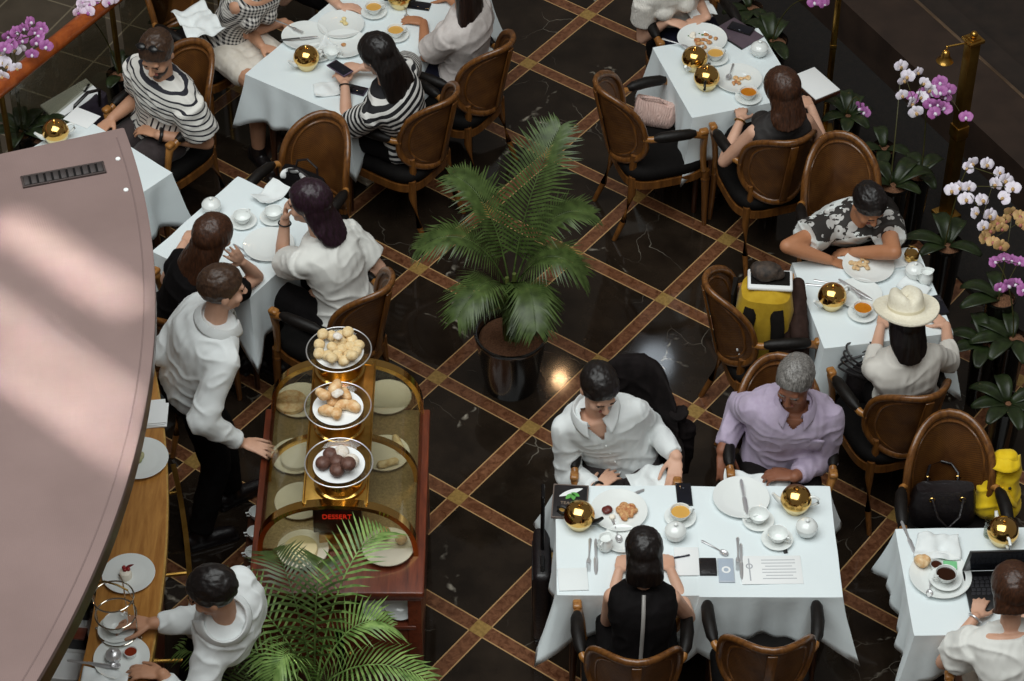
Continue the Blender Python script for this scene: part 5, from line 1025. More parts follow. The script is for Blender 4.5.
# three stands on the ridge
PZ = 1.235
for k, (px, py) in enumerate(((339, 352), (338, 408), (339, 465))):
    p = at(px, py, PZ); nm = ('farthest', 'middle', 'nearest')[k]; what = ('crumbly buns', 'glazed pastries', 'chocolate balls')[k]
    t = thing('cake_stand', f'clear glass plate on a brass drum holding {what} on top of the trolley', 'cake stand', (p[0], p[1], zr+.006), 0, 'cake stands on the trolley'); h = PZ-zr-.006
    mb = MB(); mb.lathe([(.11, 0), (.115, .004), (.115, .02), (.105, .024), (.105, h-.03), (.115, h-.026), (.115, h-.012), (.06, h-.008), (.001, h-.008)], n=40); part(mb, 'drum', GOLD, t)
    mb = MB(); mb.lathe([(.001, h-.007), (.1, h-.007), (.125, h), (.146, h+.012), (.148, h+.016), (.143, h+.016), (.123, h+.005), (.1, h-.002), (.001, h-.002)], n=48); part(mb, 'glass_plate', CHROME if False else GLASS, t)
    mb = MB(); mb.tube([(.1475*cos(a), .1475*sin(a), h+.0155) for a in np.arange(48)*2*PI/48], .003, 8, ring=True); part(mb, 'rim', STEEL, t)
    mb = MB(); mb.lathe([(.001, h-.0015), (.112, h+.003), (.113, h+.0045), (.001, h+.001)], n=40); part(mb, 'doily', PAPER, t)
    q = random.Random(40+k); pts = []
    nn = (19, 8, 7)[k]; rr = (.029, .046, .036)[k]; R_ = (.1, .068, .07)[k]
    for i in range(4000):
        if len(pts) >= nn: break
        a = q.random()*6.3; d = R_*math.sqrt(q.random()); x, y = d*cos(a), d*sin(a)
        if all((x-u)**2+(y-v)**2 > (rr*(1.35 if i < 2000 else .9))**2 for u, v in pts): pts.append((x, y))
    for i, (x, y) in enumerate(pts):
        lay = .0 if i < nn*.75 else rr*.9
        mb = MB(); z0 = PZ+.004+lay
        if k == 1: mb.cap((-.022, 0, rr*.45), (.02, .008, rr*.5), rr*.5, rr*.42, 12); mb.ell((0, 0, rr*.5), (rr*.7, rr*.6, rr*.5))
        else: mb.ell((0, 0, rr*.72), (rr, rr*.95, rr*.78), None, 14, 9)
        me = remesh(mb, rr*.12, 1); me.materials.append((BREAD, PASTRY, (CHOC, CHOC, SUGAR)[i % 3])[k]); wobble(me, rr*(.12 if k < 2 else .05), .8/rr, i)
        tag(link(('crumble_bun', 'danish_pastry', 'chocolate_ball')[k], me, None, (p[0]+x, p[1]+y, z0), q.random()*6), ('crumbly golden bun heaped on the farthest cake stand', 'glazed danish pastry on the middle cake stand', 'sugar dusted ball on the nearest cake stand' if i % 3 == 2 else 'dark chocolate ball on the nearest cake stand')[k], ('bun', 'pastry', 'chocolate')[k], ('buns on the farthest stand', 'pastries on the middle stand', 'sugar dusted balls on the nearest stand' if i % 3 == 2 else 'chocolate balls on the nearest stand')[k])
    if k < 2: blobs('icing_sugar', 0, 0, SUGAR, f'white dusting of sugar on top of the {what}', 'sugar', 3, .02, .012, seed=60+k, sq=.5, xyz=(p[0], p[1]+.02, PZ+(.062, .058)[k]))
for k, (px, py, rz_, lb) in enumerate(((371, 612, 50, 'white bowl tipped on its side on the trolley shelf behind the palm'), (400, 618, 0, 'white bowl standing nearest the open side of the trolley shelf'))):
    bz = .632; bx = at(px, py, bz)[0]; t = thing('soup_bowl', lb, 'bowl', (bx, cy0+.06, .556), 0, 'bowls on the trolley shelf'); Mb = rotz(R(rz_))@rotx(R(55 if k else 68)); c_ = A(0, .03, .072)-Mb@A(0, 0, .02)
    mb = MB(); mb.lathe([(.001, .0), (.03, 0), (.034, .006), (.06, .022), (.073, .042), (.0715, .044), (.057, .026), (.032, .010), (.001, .008)], n=36, M=Mb, c=c_); part(mb, 'bowl', CHINA, t); mb = MB(); mb.lathe([(.028, -.004), (.032, -.004), (.032, .002), (.028, .002)], n=28, M=Mb, c=c_); part(mb, 'foot', CHINA, t)
for k in range(5):
    p = at(257, 505+k*14, .45); t = thing('stacked_cup', ('topmost', 'second', 'third', 'fourth', 'lowest')[k]+' white cup in the row on the waiter side of the trolley', 'cup', (cx-hw-.035, -1.02-k*.125, .435), 0, 'cups hung beside the trolley'); mb = MB(); mb.lathe([(.001, 0), (.022, 0), (.036, .03), (.038, .05), (.036, .05), (.02, .006), (.001, .006)], n=24); part(mb, 'bowl', CHINA, t); mb = MB(); mb.tube([(-.035, 0, .04), (-.052, 0, .036), (-.05, 0, .018), (-.03, 0, .014)], .004, 8); part(mb, 'handle', CHINA, t)
t = thing('side_rack', 'slim dark rack along the waiter side of the trolley', 'rack', (cx-hw-.035, -1.27, 0)); mb = MB(); mb.box((0, 0, .425), (.09, .66, .015), None, .003); part(mb, 'shelf', DARKWOOD, t)
for y in (-.3, .3): mb = MB(); mb.cap((0, y, 0), (0, y, .42), .012, None, 10, False); part(mb, 'leg', BRASSDARK, t)
# ---------------------------------------------------------------- palms
def bez(p, n): 
    p = [A(*q) for q in p]; out = []
    for t in np.linspace(0, 1, n):
        q = p
        while len(q) > 1: q = [a*(1-t)+b*t for a, b in zip(q, q[1:])]
        out.append(q[0])
    return np.array(out)
def frond(path, ll, m, parent, n=34, droop=.35, bw=.009, seed=0, vee=.35, start=.22):
    """a feather frond: a rachis with paired blades"""
    P = bez(path, n*2); q = random.Random(seed); mb = MB(); mb.tube(P[::4], np.linspace(.006, .0015, len(P[::4])), 6)
    N = len(P)
    for k in range(int(N*start), N):
        u = (k-N*start)/(N*(1-start)); p = P[k]; d = nz(P[min(k+1, N-1)]-P[k-1]); s, up, _ = frame(d)
        L = ll*(.35+.65*sin(PI*min(1, (u*.92+.12)))**.7)*q.uniform(.88, 1.08)
        sg = 1 if k % 2 else -1
        fw = .45+.75*u; dr = nz(s*sg + d*fw + up*vee); tip = p+dr*L+A(0, 0, -droop*L*q.uniform(.6, 1.2)); mid = p+dr*L*.5+A(0, 0, -droop*L*.16)
        wv = nz(np.cross(dr, up))*bw*.5; 
        mb.add([p-wv*.4, p+wv*.4, p*.65+mid*.35+wv, p*.65+mid*.35-wv, mid+wv*.95, mid-wv*.95, mid*.45+tip*.55+wv*.55, mid*.45+tip*.55-wv*.55, tip], [(0, 1, 2, 3), (3, 2, 4, 5), (5, 4, 6, 7), (7, 6, 8)])
    return part(mb, 'frond', m, parent, smooth=True, ang=80)
def pot_mesh(r0, r1, h, soil=.04, n=40): return [(.001, 0), (r0, 0), (r0*1.01, .01), (r1*.98, h-.03), (r1, h-.025), (r1*1.02, h-.004), (r1, h), (r1*.93, h-.002), (r1*.9, h-soil-.02), (.001, h-soil-.02)]
pl = thing('potted_palm', 'tall potted palm in a black glazed pot alone on the marble floor', 'palm', tuple(at(511, 383, 0)*A(1, 1, 0)))
mb = MB(); mb.lathe(pot_mesh(.135, .185, .36), n=48); part(mb, 'pot', POTBLACK, pl)
mb = MB(); mb.lathe([(.001, .30), (.16, .30), (.165, .318), (.1, .328), (.001, .333)], n=40); o = part(mb, 'soil', BARK, pl); 
q = random.Random(5); mb = MB()
for k in range(5):
    a = k*1.3; mb.tube([(.03*cos(a), .03*sin(a), .3), (.035*cos(a+.2), .03*sin(a+.2), .5), (.03*cos(a)+.0, .02*sin(a), .66+.03*k)], [.016, .013, .01], 10)
part(mb, 'stems', PALMSTEM, pl)
FR = [((.0, 0, .6), (.02, .08, .98), (.14, .26, 1.28), (.24, .42, 1.36), .26, .3), ((0, 0, .58), (-.08, 0, .95), (-.25, .02, 1.1), (-.46, .0, .93), .2, .55), ((0, 0, .58), (.06, -.05, .9), (.2, -.06, 1.05), (.36, -.1, .85), .2, .6),
      ((0, 0, .6), (-.05, .1, .98), (-.14, .22, 1.15), (-.3, .3, 1.15), .21, .45), ((0, 0, .56), (-.03, -.1, .85), (-.14, -.2, .98), (-.26, -.36, .8), .2, .6), ((0, 0, .58), (.05, -.08, .86), (.1, -.22, .96), (.12, -.4, .76), .19, .6),
      ((0, 0, .6), (.08, .1, .95), (.22, .16, 1.1), (.4, .16, 1.02), .2, .45), ((0, 0, .5), (.02, -.06, .66), (.05, -.15, .72), (.06, -.24, .58), .13, .6), ((0, 0, .5), (-.05, -.04, .66), (-.13, -.08, .70), (-.22, -.13, .60), .13, .6), ((0, 0, .5), (.06, .02, .66), (.15, .0, .68), (.22, -.04, .56), .12, .6)]
for k, (a, b, c, d, ll, dr) in enumerate(FR): frond((a, b, c, d), ll*1.05, PALM, pl, 50, dr, .0125, k)
p = at(322, 668, .55); pl = thing('potted_palm', 'bright green potted palm in front of the pastry trolley', 'palm', (p[0]-.02, p[1]-.16, 0)); mb = MB(); mb.lathe(pot_mesh(.13, .175, .36), n=40); part(mb, 'pot', POTBLACK, pl); mb = MB(); mb.lathe([(.001, .30), (.155, .30), (.155, .318), (.001, .33)], n=32); part(mb, 'soil', BARK, pl)
mb = MB()
for k in range(5): a = k*1.25; mb.tube([(.03*cos(a), .03*sin(a), .3), (.03*cos(a), .03*sin(a), .46), (.02*cos(a), .02*sin(a), .6)], [.015, .012, .01], 10)
part(mb, 'stems', PALMSTEM, pl)
q = random.Random(11)
for k, (az, ln, el, dr) in enumerate(((112, .44, .42, .35), (140, .5, .32, .4), (172, .48, .22, .45), (205, .42, .2, .5), (240, .42, .2, .5), (278, .42, .2, .5), (315, .44, .2, .5), (350, .42, .22, .5), (58, .5, .54, .25), (84, .34, .46, .3), (20, .3, .34, .45), (230, .2, .36, .5))):
    a = R(az); c, s_ = cos(a), sin(a); ln *= 1.12; el *= 1.15; frond(((0, 0, .56), (c*ln*.25, s_*ln*.25, .62+el*.8), (c*ln*.7, s_*ln*.7, .66+el), (c*ln*1.08, s_*ln*1.08, .58+el*.75)), .2, PALM2 if k % 3 else PALM, pl, 28, dr, .0115, 50+k, start=.15)
# ---------------------------------------------------------------- orchids
def flower_mesh(name, m, lip):
    mb = MB()
    def petal(a, l, w, tilt):
        d = A(cos(a), sin(a), tilt); s = A(-sin(a), cos(a), 0); n = 7; rows = []
        for t in np.linspace(0, 1, n): rows.append([d*l*t + s*w*x*(sin(PI*min(t*.86+.1, 1))**.75) + A(0, 0, -.004*abs(x)+.004*sin(t*3)) for x in (-1, -.4, .4, 1)])
        mb.loft(rows, cap=False, closed=False)
    for a, l, w in ((90, .026, .010), (215, .026, .010), (325, .026, .010)): petal(R(a), l, w, .02)
    for a in (10, 170): petal(R(a), .029, .0185, .12)
    mb.mi = 1; mb.ell((0, -.006, .006), (.006, .008, .006), None, 10, 6); petal(R(270), .014, .006, .5)
    return mb.mesh(name, [m, lip], True, 80)
FM = {k: flower_mesh('orchid bloom '+k, m, l) for k, m, l in (('white', PWHITE, PYEL), ('purple', PPURP, PWHITE), ('pink', PPINK, PPURP), ('yellow', PYEL, PLIP))}
def orchid(label, px, py, ztop, pr, leaves, spikes, seed=0, group='orchids along the ledge', lm=1.0, noflow=False):
    """spikes: (colour, [pixel and height of each bloom], arch control points)"""
    q = random.Random(seed); c = at(px, py, ztop); root = thing('potted_orchid', label, 'orchid', (c[0], c[1], 0), 0, group)
    mb = MB(); mb.lathe(pot_mesh(pr*.72, pr, ztop+.02, .03), n=36); part(mb, 'pot', POTBLACK, root); mb = MB(); mb.lathe([(.001, ztop-.03), (pr*.88, ztop-.03), (pr*.88, ztop-.012), (pr*.5, ztop+.004), (.001, ztop+.008)], n=28); o = part(mb, 'bark', BARK, root); wobble(o.data, .006, 60, seed)
    for az, ln, el in leaves:
        a = R(az); ln = ln*.88; d = A(cos(a), sin(a), 0); s = A(-sin(a), cos(a), 0); mb = MB(); rows = []
        for t in np.linspace(0, 1, 12):
            w = .044*lm*(ln/.22)**.4*sin(PI*min(t*.9+.06, 1))**.6; cc = d*(.015+ln*t) + A(0, 0, ztop+el*ln*(t-.85*t*t*1.1)+.01)
            rows.append([cc + s*w*x + A(0, 0, .012*abs(x)*w/.04) for x in (-1, -.5, 0, .5, 1)])
        mb.loft(rows, cap=False, closed=False); o = part(mb, 'leaf', ORCHLEAF, root); o.modifiers.new('t', 'SOLIDIFY').thickness = .003
    for col, pts in spikes:
        W3 = [at(*p)-A(c[0], c[1], 0) for p in pts]; base = A(q.uniform(-.02, .02), q.uniform(-.02, .02), ztop); top_ = W3[0]; mid = (base+top_)/2+A(0, 0, .22)
        pth = list(bez([base, base+A(0, 0, .3*(top_[2]-base[2])), mid, top_], 14)); 
        order = [pth[-1]]+W3[1:]; cen = np.mean(W3, 0)
        st = pth + [w*.75+cen*.25+A(0, 0, .01) for w in W3[1::2]]
        mb = MB(); mb.tube(st, np.linspace(.0042, .0018, len(st)), 6); part(mb, 'stem', ORCHSTEM, root)
        for k, w in enumerate(W3):
            o = link('bloom', FM[col], root, w); to = nz(CAMP-(w+A(c[0], c[1], 0))) + A(q.uniform(-.7, .7), q.uniform(-.4, .4), q.uniform(-.6, .25)); o.rotation_euler = Vector(nz(to)).to_track_quat('Z', 'Y').to_euler(); o.rotation_euler.rotate_axis('Z', q.uniform(-.5, .5)); o.scale = (q.uniform(1.15, 1.5),)*3
    return root
orchid('orchid with white blooms in front of the brass lamp post', 893, 186, .52, .085, ((20, .25, .9), (50, .24, 1.1), (190, .22, .8), (120, .2, 1.0), (330, .16, .6)), (('white', [(x, y, 1.02+.02*(k % 3)) for k, (x, y) in enumerate(((901, 66), (904, 80), (902, 95), (912, 103), (918, 72), (925, 83), (931, 90), (916, 112), (908, 76), (922, 97)))]),), 1)
orchid('orchid with magenta blooms beside the brass lamp post', 918, 176, .45, .07, ((40, .2, 1.0), (100, .18, 1), (300, .15, .8)), (('purple', [(x, y, .98+.02*(k % 3)) for k, (x, y) in enumerate(((925, 93), (933, 88), (940, 92), (946, 97), (930, 104), (938, 104), (945, 108), (934, 113), (912, 98), (949, 90), (940, 82), (966, 117)))]),), 2)
orchid('orchid with many white blooms arching over the hat table corner', 947, 246, .5, .085, ((100, .24, 1.2), (170, .24, .6), (60, .22, 1.0), (210, .18, .5), (330, .2, .6)), (('white', [(x, y, .98+.02*(k % 3)) for k, (x, y) in enumerate(((968, 168), (972, 163), (987, 164), (999, 172), (1006, 180), (1013, 188), (952, 190), (960, 187), (969, 187), (966, 199), (982, 200), (975, 213), (990, 215), (983, 226), (1004, 198), (996, 184)))]),), 3)
orchid('orchid with yellow and orange blooms at the right edge', 1000, 300, .5, .08, ((160, .22, .9), (200, .24, .5), (100, .2, 1.0)), (('yellow', [(x, y, .9+.02*(k % 3)) for k, (x, y) in enumerate(((1012, 213), (1005, 220), (998, 222), (990, 230), (1020, 216), (1002, 228), (985, 238), (993, 242), (1001, 246), (1022, 224)))]),), 4)
orchid('orchid with magenta sprays low at the right edge', 1012, 340, .42, .08, ((150, .24, .7), (190, .24, .5), (230, .22, .6), (90, .2, .9), (280, .2, .5)), (('purple', [(x, y, .85) for x, y in ((994, 262), (1004, 258), (1012, 260), (1020, 262), (1000, 288), (1008, 285), (1017, 284), (1022, 290))]),), 5)
orchid('flowerless orchid with broad leaves by the hat table drape', 985, 345, .4, .07, ((100, .22, 1.2), (160, .2, .7), (200, .2, .4), (250, .2, .4), (60, .2, .9)), (), 6)
orchid('flowerless orchid with broad leaves nearest the yellow coat', 1008, 405, .36, .085, ((100, .2, 1.1), (150, .22, .8), (190, .2, .5), (230, .2, .5), (280, .2, .5), (20, .2, .7), (330, .18, .5)), (), 7)
orchid('orchid with one dark pink bloom behind the floral tee chair', 848, 117, .4, .08, ((95, .2, 1.5), (140, .17, 1.2), (60, .18, 1.4), (200, .16, .6), (260, .16, .5), (310, .16, .6), (20, .15, .8)), (('purple', [(861, 108, .45), (865, 112, .44)]),), 8)
orchid('flowerless orchid between the floral tee chair and the white blooms', 884, 150, .32, .07, ((100, .18, 1.2), (200, .18, .8), (330, .16, .8), (260, .18, .5)), (), 9)
orchid('orchid with one magenta bloom at the frame top beside the thin brass post', 772, 42, .46, .09, ((100, .24, 1.3), (140, .22, 1.2), (190, .16, .7), (240, .2, .5), (290, .2, .4), (60, .2, 1.1)), (('purple', [(814, 2, .95), (820, 0, .95), (824, 3, .94)]),), 10)
orchid('flowerless orchid at the frame top by the plum menu folder', 750, 10, .46, .08, ((250, .2, .5), (200, .18, .7), (110, .2, 1.1), (300, .18, .5)), (), 11)
g2 = 'orchids by the glass railing'
orchid('orchid with magenta and white blooms overlapping the wooden handrail', 22, 132, .52, .09, ((60, .2, .7), (100, .2, .9), (20, .22, .5), (150, .2, .8), (200, .2, .6), (330, .2, .5), (260, .16, .6)), (('purple', [(x, y, 1.05+.02*(k % 3)) for k, (x, y) in enumerate(((8, 36), (16, 32), (24, 28), (22, 40), (34, 32), (40, 36), (42, 28), (12, 44), (46, 46), (30, 22), (36, 42), (5, 48), (32, 54)))]), ('white', [(x, y, 1.0) for x, y in ((15, 50), (20, 48), (4, 62), (8, 66), (16, 68), (2, 76), (0, 55))])), 12, g2)
orchid('orchid with pale pink blooms at the top end of the handrail', 120, 76, .45, .075, ((100, .2, 1.4), (250, .14, .5), (60, .16, 1.1)), (('pink', [(x, y, 1.0) for x, y in ((78, 12), (84, 8), (90, 4), (88, 12), (96, 2), (108, 2), (112, -2), (82, 3))]),), 13, g2)
orchid('flowerless orchid with one long leaf behind the striped tee man', 183, 30, .46, .08, ((165, .22, .3), (100, .2, .9), (80, .18, .8)), (), 14, g2)
orchid('flowerless orchid with dense leaves behind the canopy corner', 44, 138, .5, .08, ((30, .2, .9), (60, .2, .9), (100, .18, 1.1), (150, .2, .7), (350, .2, .6), (300, .15, .5)), (), 15, g2)
# ---------------------------------------------------------------- brass posts
p = at(952, 176, .3); t = thing('brass_lamp_post', 'square brass post with a bell shaped lamp on a side arm at the ledge', 'lamp post', (p[0], p[1], .0)); zt = .3
while True:
    v = A(p[0], p[1], zt)-CAMP; y_ = 340.5-CAMF*(v@_up)/(v@_fw)
    if y_ < 42 or zt > 2: break
    zt += .005
mb = MB(); mb.box((0, 0, zt/2), (.062, .062, zt), rotz(.5), .004); part(mb, 'post', BRASSDARK, t); mb = MB(); mb.box((0, 0, zt+.01), (.09, .09, .02), rotz(.5), .004); mb.box((0, 0, zt+.022), (.06, .06, .012), rotz(.5), .003); mb.ell((0, 0, zt+.045), .02); part(mb, 'cap', BRASS, t)
mb = MB(); mb.tube([(-.03, 0, zt-.01), (-.13, .0, zt-.035)], .005, 8); mb.ell((-.13, 0, zt-.037), .009); mb.cap((-.13, 0, zt-.04), (-.132, 0, zt-.06), .004); part(mb, 'arm', BRASS, t)
mb = MB(); mb.lathe([(.001, 0), (.012, -.002), (.02, -.012), (.024, -.035), (.026, -.045), (.04, -.062), (.046, -.07), (.044, -.073), (.036, -.064), (.022, -.045), (.001, -.04)], c=(-.132, 0, zt-.058), n=28); part(mb, 'bell_shade', BRASS, t)
mb = MB(); mb.box((0, 0, .02), (.12, .12, .04), rotz(.5), .004); part(mb, 'base', BRASS, t); mb = MB(); mb.box((0, 0, .62), (.075, .075, .08), rotz(.5), .004); part(mb, 'collar', BRASS, t)
p = at(829, 84, 0.35); t = thing('brass_post', 'thin brass post rising past the single magenta bloom', 'post', (p[0], p[1], 0)); mb = MB(); mb.box((0, 0, .6), (.032, .032, 1.2), None, .003); part(mb, 'shaft', BRASS, t); mb = MB(); mb.box((0, 0, .015), (.1, .1, .03), None, .004); part(mb, 'base', BRASSDARK, t); mb = MB(); mb.box((0, 0, .62), (.036, .036, .03), None, .003); part(mb, 'collar', BRASSDARK, t)
# ---------------------------------------------------------------- bags and coats
def cloth_heap(name, pieces, vox, m, label, cat, loc, amp=.008, seed=0, parent=None):
    """pieces: capsules (p, q, r1, r2) or ellipsoids (c, (rx, ry, rz))"""
    mb = MB()
    for pc in pieces:
        if len(pc) == 2: mb.ell(pc[0], pc[1], None, 18, 12)
        else: mb.cap(pc[0], pc[1], pc[2], pc[3], 14)
    me = remesh(mb, vox, 3); me.materials.append(m); folds(me, amp, seed, None); o = link(name, me, parent, loc)
    if label: tag(o, label, cat)
    return o
def bag_body(w, d, h, top=.6, bulge=.02): return [[(x*k, y*k2, z) for x, y in oval(w/2, d/2, 36, 4)] for k, k2, z in ((.85, .8, 0), (.97, .95, .01), (1.03, 1.06, h*.3), (1.0, .95, h*.65), (.93, top, h*.93), (.9, top*.8, h), (.5, top*.4, h*.99))]
p = at(940, 512, .49); t = thing('handbag', 'black leather handbag with two handles and gilt rings on the empty chair', 'handbag', (p[0], p[1]-.02, .487), R(2)); mb = MB(); mb.loft(bag_body(.3, .17, .2, .55)); o = part(mb, 'body', BLACKLE, t); folds(o.data, .006, 4, None)
for sy in (-1, 1):
    mb = MB(); mb.tube([(-.07, sy*.055, .17), (-.072, sy*.08, .20), (-.05, sy*.14, .14 if sy < 0 else .2), (0, sy*.16, .09 if sy < 0 else .2), (.05, sy*.14, .14 if sy < 0 else .2), (.072, sy*.08, .2), (.07, sy*.055, .17)], .0065, 8); part(mb, 'handle', BLACKLE, t)
    for sx in (-1, 1): mb = MB(); mb.tube([(sx*.07+.012*cos(a), sy*.068, .182+.012*sin(a)) for a in np.arange(16)*2*PI/16], .0035, 8, ring=True); part(mb, 'ring', GOLD, t)
YEL = cloth('yellow coat cloth', 'd9b414', 'e6c42a', .4); p = at(990, 510, .5)
t = thing('yellow_coat', 'bright yellow folded coat propped beside the black handbag', 'coat', (p[0]+.015, p[1], .486)); cloth_heap('body', [((0, 0, .06), (.12, .08, .07)), ((-.04, 0, .06), (.0, .04, .30), .075, .05), ((.05, 0, .05), (.05, .03, .26), .07, .05), ((0, .04, .30), (.04, .04, .31), .05, .045)], .008, YEL, None, None, (0, 0, 0), .012, 3, t)
mb = MB(); mb.grid(lambda u, v: A(-.05+.14*u, -.01-.04*sin(u*PI)+.06*v, .32+.03*v-.02*abs(u-.5)), 14, 5); o = part(mb, 'collar', YEL, t); o.modifiers.new('t', 'SOLIDIFY').thickness = .008
mb = MB(); [mb.ell((.045+.01*k, -.045+.004*k, .21-.055*k), (.008, .006, .008)) for k in range(3)]; part(mb, 'buttons', BLACKPL, t)
mb = MB(); mb.tube([(.0, -.05, .2), (.03, -.062, .17), (.075, -.04, .1)], [.03, .034, .026], 12, .6); part(mb, 'sleeve', YEL, t)
# yellow backpack pile on the chair west of the hat table
p = at(752, 350, .5); BY = cloth('mustard nylon', 'a8861c', 'b89628', .3); BX = cloth('black nylon', '14110f', '1c1917', .3); CH2 = [o for o in SC.objects if 'piled with the yellow' in o.get('label', '')][0].location; c0 = A(CH2[0]-.06, CH2[1]-.01, .487)
t = thing('backpack', 'mustard yellow and black backpack standing on the chair by the hat table', 'backpack', tuple(c0), R(-8)); mb = MB(); mb.loft([[(x*k, y*k, z) for x, y in oval(.14, .12, 36, 3.4)] for k, z in ((.8, 0), (1, .02), (1.05, .15), (1, .3), (.85, .38), (.4, .4))]); o = part(mb, 'body', BY, t); folds(o.data, .008, 2, None)
for sx in (-1, 1): mb = MB(); mb.tube([(sx*.06, -.1, .34), (sx*.075, -.135, .26), (sx*.08, -.135, .12), (sx*.07, -.115, .03)], .034, 10, .3, (0, 1, 0)); part(mb, 'strap', BX, t)
mb = MB(); mb.loft([[(-.165, -.08+.04*k, z), (-.155, -.085+.04*k, z), (-.14, .09, z), (-.165, .09, z)] for k, z in ((0, .02), (.2, .2), (1, .36))]); part(mb, 'side_panel', BX, t)
mb = MB(); mb.tube([(-.09, -.12, .3), (-.11, -.15, .2), (-.1, -.16, .14)], .02, 10, .5); part(mb, 'loop_strap', BX, t); mb = MB(); [mb.box((-.095+.012*k, -.165, .125-.03*k), (.045, .016, .02), rotz(.4), .004) for k in range(2)]; part(mb, 'white_buckle', PAPER, t)
t = thing('white_tray_case', 'white rimmed case lying on top of the yellow backpack', 'case', tuple(c0+A(.02, .03, .40)), R(-4)); mb = MB(); mb.box((0, 0, .012), (.22, .14, .024), None, .012, 3); part(mb, 'rim', PAPER, t); mb = MB(); mb.box((0, .004, .026), (.19, .1, .008), None, .006); part(mb, 'top_panel', BX, t)
cloth_heap('camouflage_cap', [((0, 0, .03), (.075, .055, .05)), ((.05, -.01, .02), (.045, .035, .03)), ((-.04, .01, .035), (.04, .045, .04))], .006, mat('dark mottled cloth', '1b1614', .7, c2='4a3c32', ns=45), 'dark mottled cap resting on the white rimmed case', 'cap', tuple(c0+A(.0, .04, .432)), .006, 5)
p = c0+A(.165, -.06, 0); cloth_heap('folded_coat', [((0, -.14, .05), (0, .12, .06), .055, .05), ((.0, -.13, .12), (.01, .12, .24), .05, .04), ((0, -.08, .2), (0, .12, .36), .045, .035), ((-.05, -.12, .05), (-.06, .1, .33), .045, .035)], .009, cloth('dark brown wool', '2a1d19', '382823', .3), 'dark brown coat folded beside the yellow backpack', 'coat', (p[0], p[1], .487), .01, 6)
p = at(807, 352, .5); t = thing('carrier_bag', 'crumpled white carrier bag with brown bread inside beside the dark coat', 'bag', (p[0], p[1], .40)); cloth_heap('bag_body', [((0, 0, .06), (.06, .055, .06)), ((-.03, .03, .1), (-.055, .07, .17), .02, .01), ((.03, -.02, .1), (.07, -.05, .15), .022, .008), ((0, .03, .1), (.03, .08, .16), .025, .01)], .005, mat('white thin plastic', 'dfe0e0', .35), None, None, (0, 0, 0), .012, 7, t); mb = MB(); mb.ell((.005, -.01, .115), (.035, .03, .02)); o = part(mb, 'bread', CRUMB, t); wobble(o.data, .006, 50, 2)
# strappy black bag of the hat woman
p = at(858, 392, .5); t = thing('shoulder_bag', 'black shoulder bag with looped straps hanging by the hat woman', 'bag', (p[0]+.02, p[1]+.0, .47)); mb = MB(); mb.loft(bag_body(.2, .12, .17, .7)); o = part(mb, 'body', BLACKLE, t); folds(o.data, .008, 3, None)
for k in range(4): mb = MB(); a0_ = k*.5; mb.tube([(.11*cos(a)*(1-.1*k)-.02, .075*sin(a)+.012*k, .20+.025*k+.02*sin(2*a+a0_)) for a in np.arange(24)*2*PI/24], .0055, 7, ring=True); part(mb, 'strap', BLACKLE, t)
mb = MB(); mb.box((.06, -.05, .12), (.022, .006, .2), rotx(.2)@roty(.3), .002); mb.box((.02, .06, .16), (.02, .006, .12), roty(-.4), .002); part(mb, 'white_trim', PAPER, t)
# black and white bag on the chair by the white tee woman
CH1 = [o for o in SC.objects if o.get('label', '').startswith('cane back armchair holding the black and white')][0].location; p = A(CH1[0], CH1[1], 0)+A(.03, .07, 0); t = thing('patterned_bag', 'black and white bow tied bag on the cane chair behind the white tee woman', 'bag', (p[0], p[1], .487), R(-30)); mb = MB(); mb.loft(bag_body(.27, .15, .27, .6)); o = part(mb, 'body', BLACKCL, t); folds(o.data, .008, 9, None)
for x, y, z, rx_, rz_ in ((-.05, -.02, .29, .5, .3), (-.09, -.03, .26, -.3, 1.2), (.02, -.03, .28, .2, -.4), (.08, -.04, .25, .4, .6), (.09, -.05, .2, .2, 0)): mb = MB(); mb.ell((x, y, z), (.035, .012, .026), rotz(rz_)@rotx(rx_), 14, 8); part(mb, 'white_patch', PAPER, t)
for sy in (-1, 1): mb = MB(); mb.tube([(-.07, sy*.03, .25), (-.06, sy*.04, .31), (0, sy*.045, .34), (.06, sy*.04, .31), (.07, sy*.03, .25)], .006, 8); part(mb, 'handle', BLACKLE, t)
# pink pouch, white cloths, jacket
p = at(653, 124, .5); t = thing('pouch', 'pale pink gathered pouch on the seat of the empty chair by the lace table', 'pouch', (p[0]+.01, p[1]+.04, .487), R(-25)); PK = cloth('pale pink quilt', 'c9a79c', 'd8bab0', 1.0, 60); mb = MB(); mb.loft(bag_body(.24, .13, .14, .5)); o = part(mb, 'body', PK, t); folds(o.data, .014, 12, None); mb = MB(); mb.tube([(-.09, 0, .13), (-.05, -.03, .17), (.03, -.02, .18), (.09, 0, .13)], .007, 8); part(mb, 'handle', PK, t)
t = CHAIRS15 = bpy.data.objects[c15.name]; cj = c15.location; mb = MB()
jk = thing('dark_jacket', 'dark jacket hung over the chair back of the man in white', 'jacket', (cj[0], cj[1], 0), c15.rotation_euler[2])
mb = MB(); sh = []
for k, (z, o_) in enumerate(((.50, .04), (.58, .046), (.68, .048), (.78, .048), (.87, .046), (.93, .044), (.965, .038), (.985, .02))):
    rr_ = oval(1, 1, 44, 3); hw_ = (.25, .25, .245, .24, .225, .2, .165, .11)[k]; ring_ = []
    for x, y in rr_: b_ = bpt(x*hw_/CW, z); ring_.append((b_[0]*CW, b_[1]+y*o_, z))
    sh.append(ring_)
mb.loft(sh); me = remesh(mb, .008, 2); me.materials.append(cloth('near black wool', '100c0c', '191414', .3)); folds(me, .01, 8, None); link('body', me, jk)
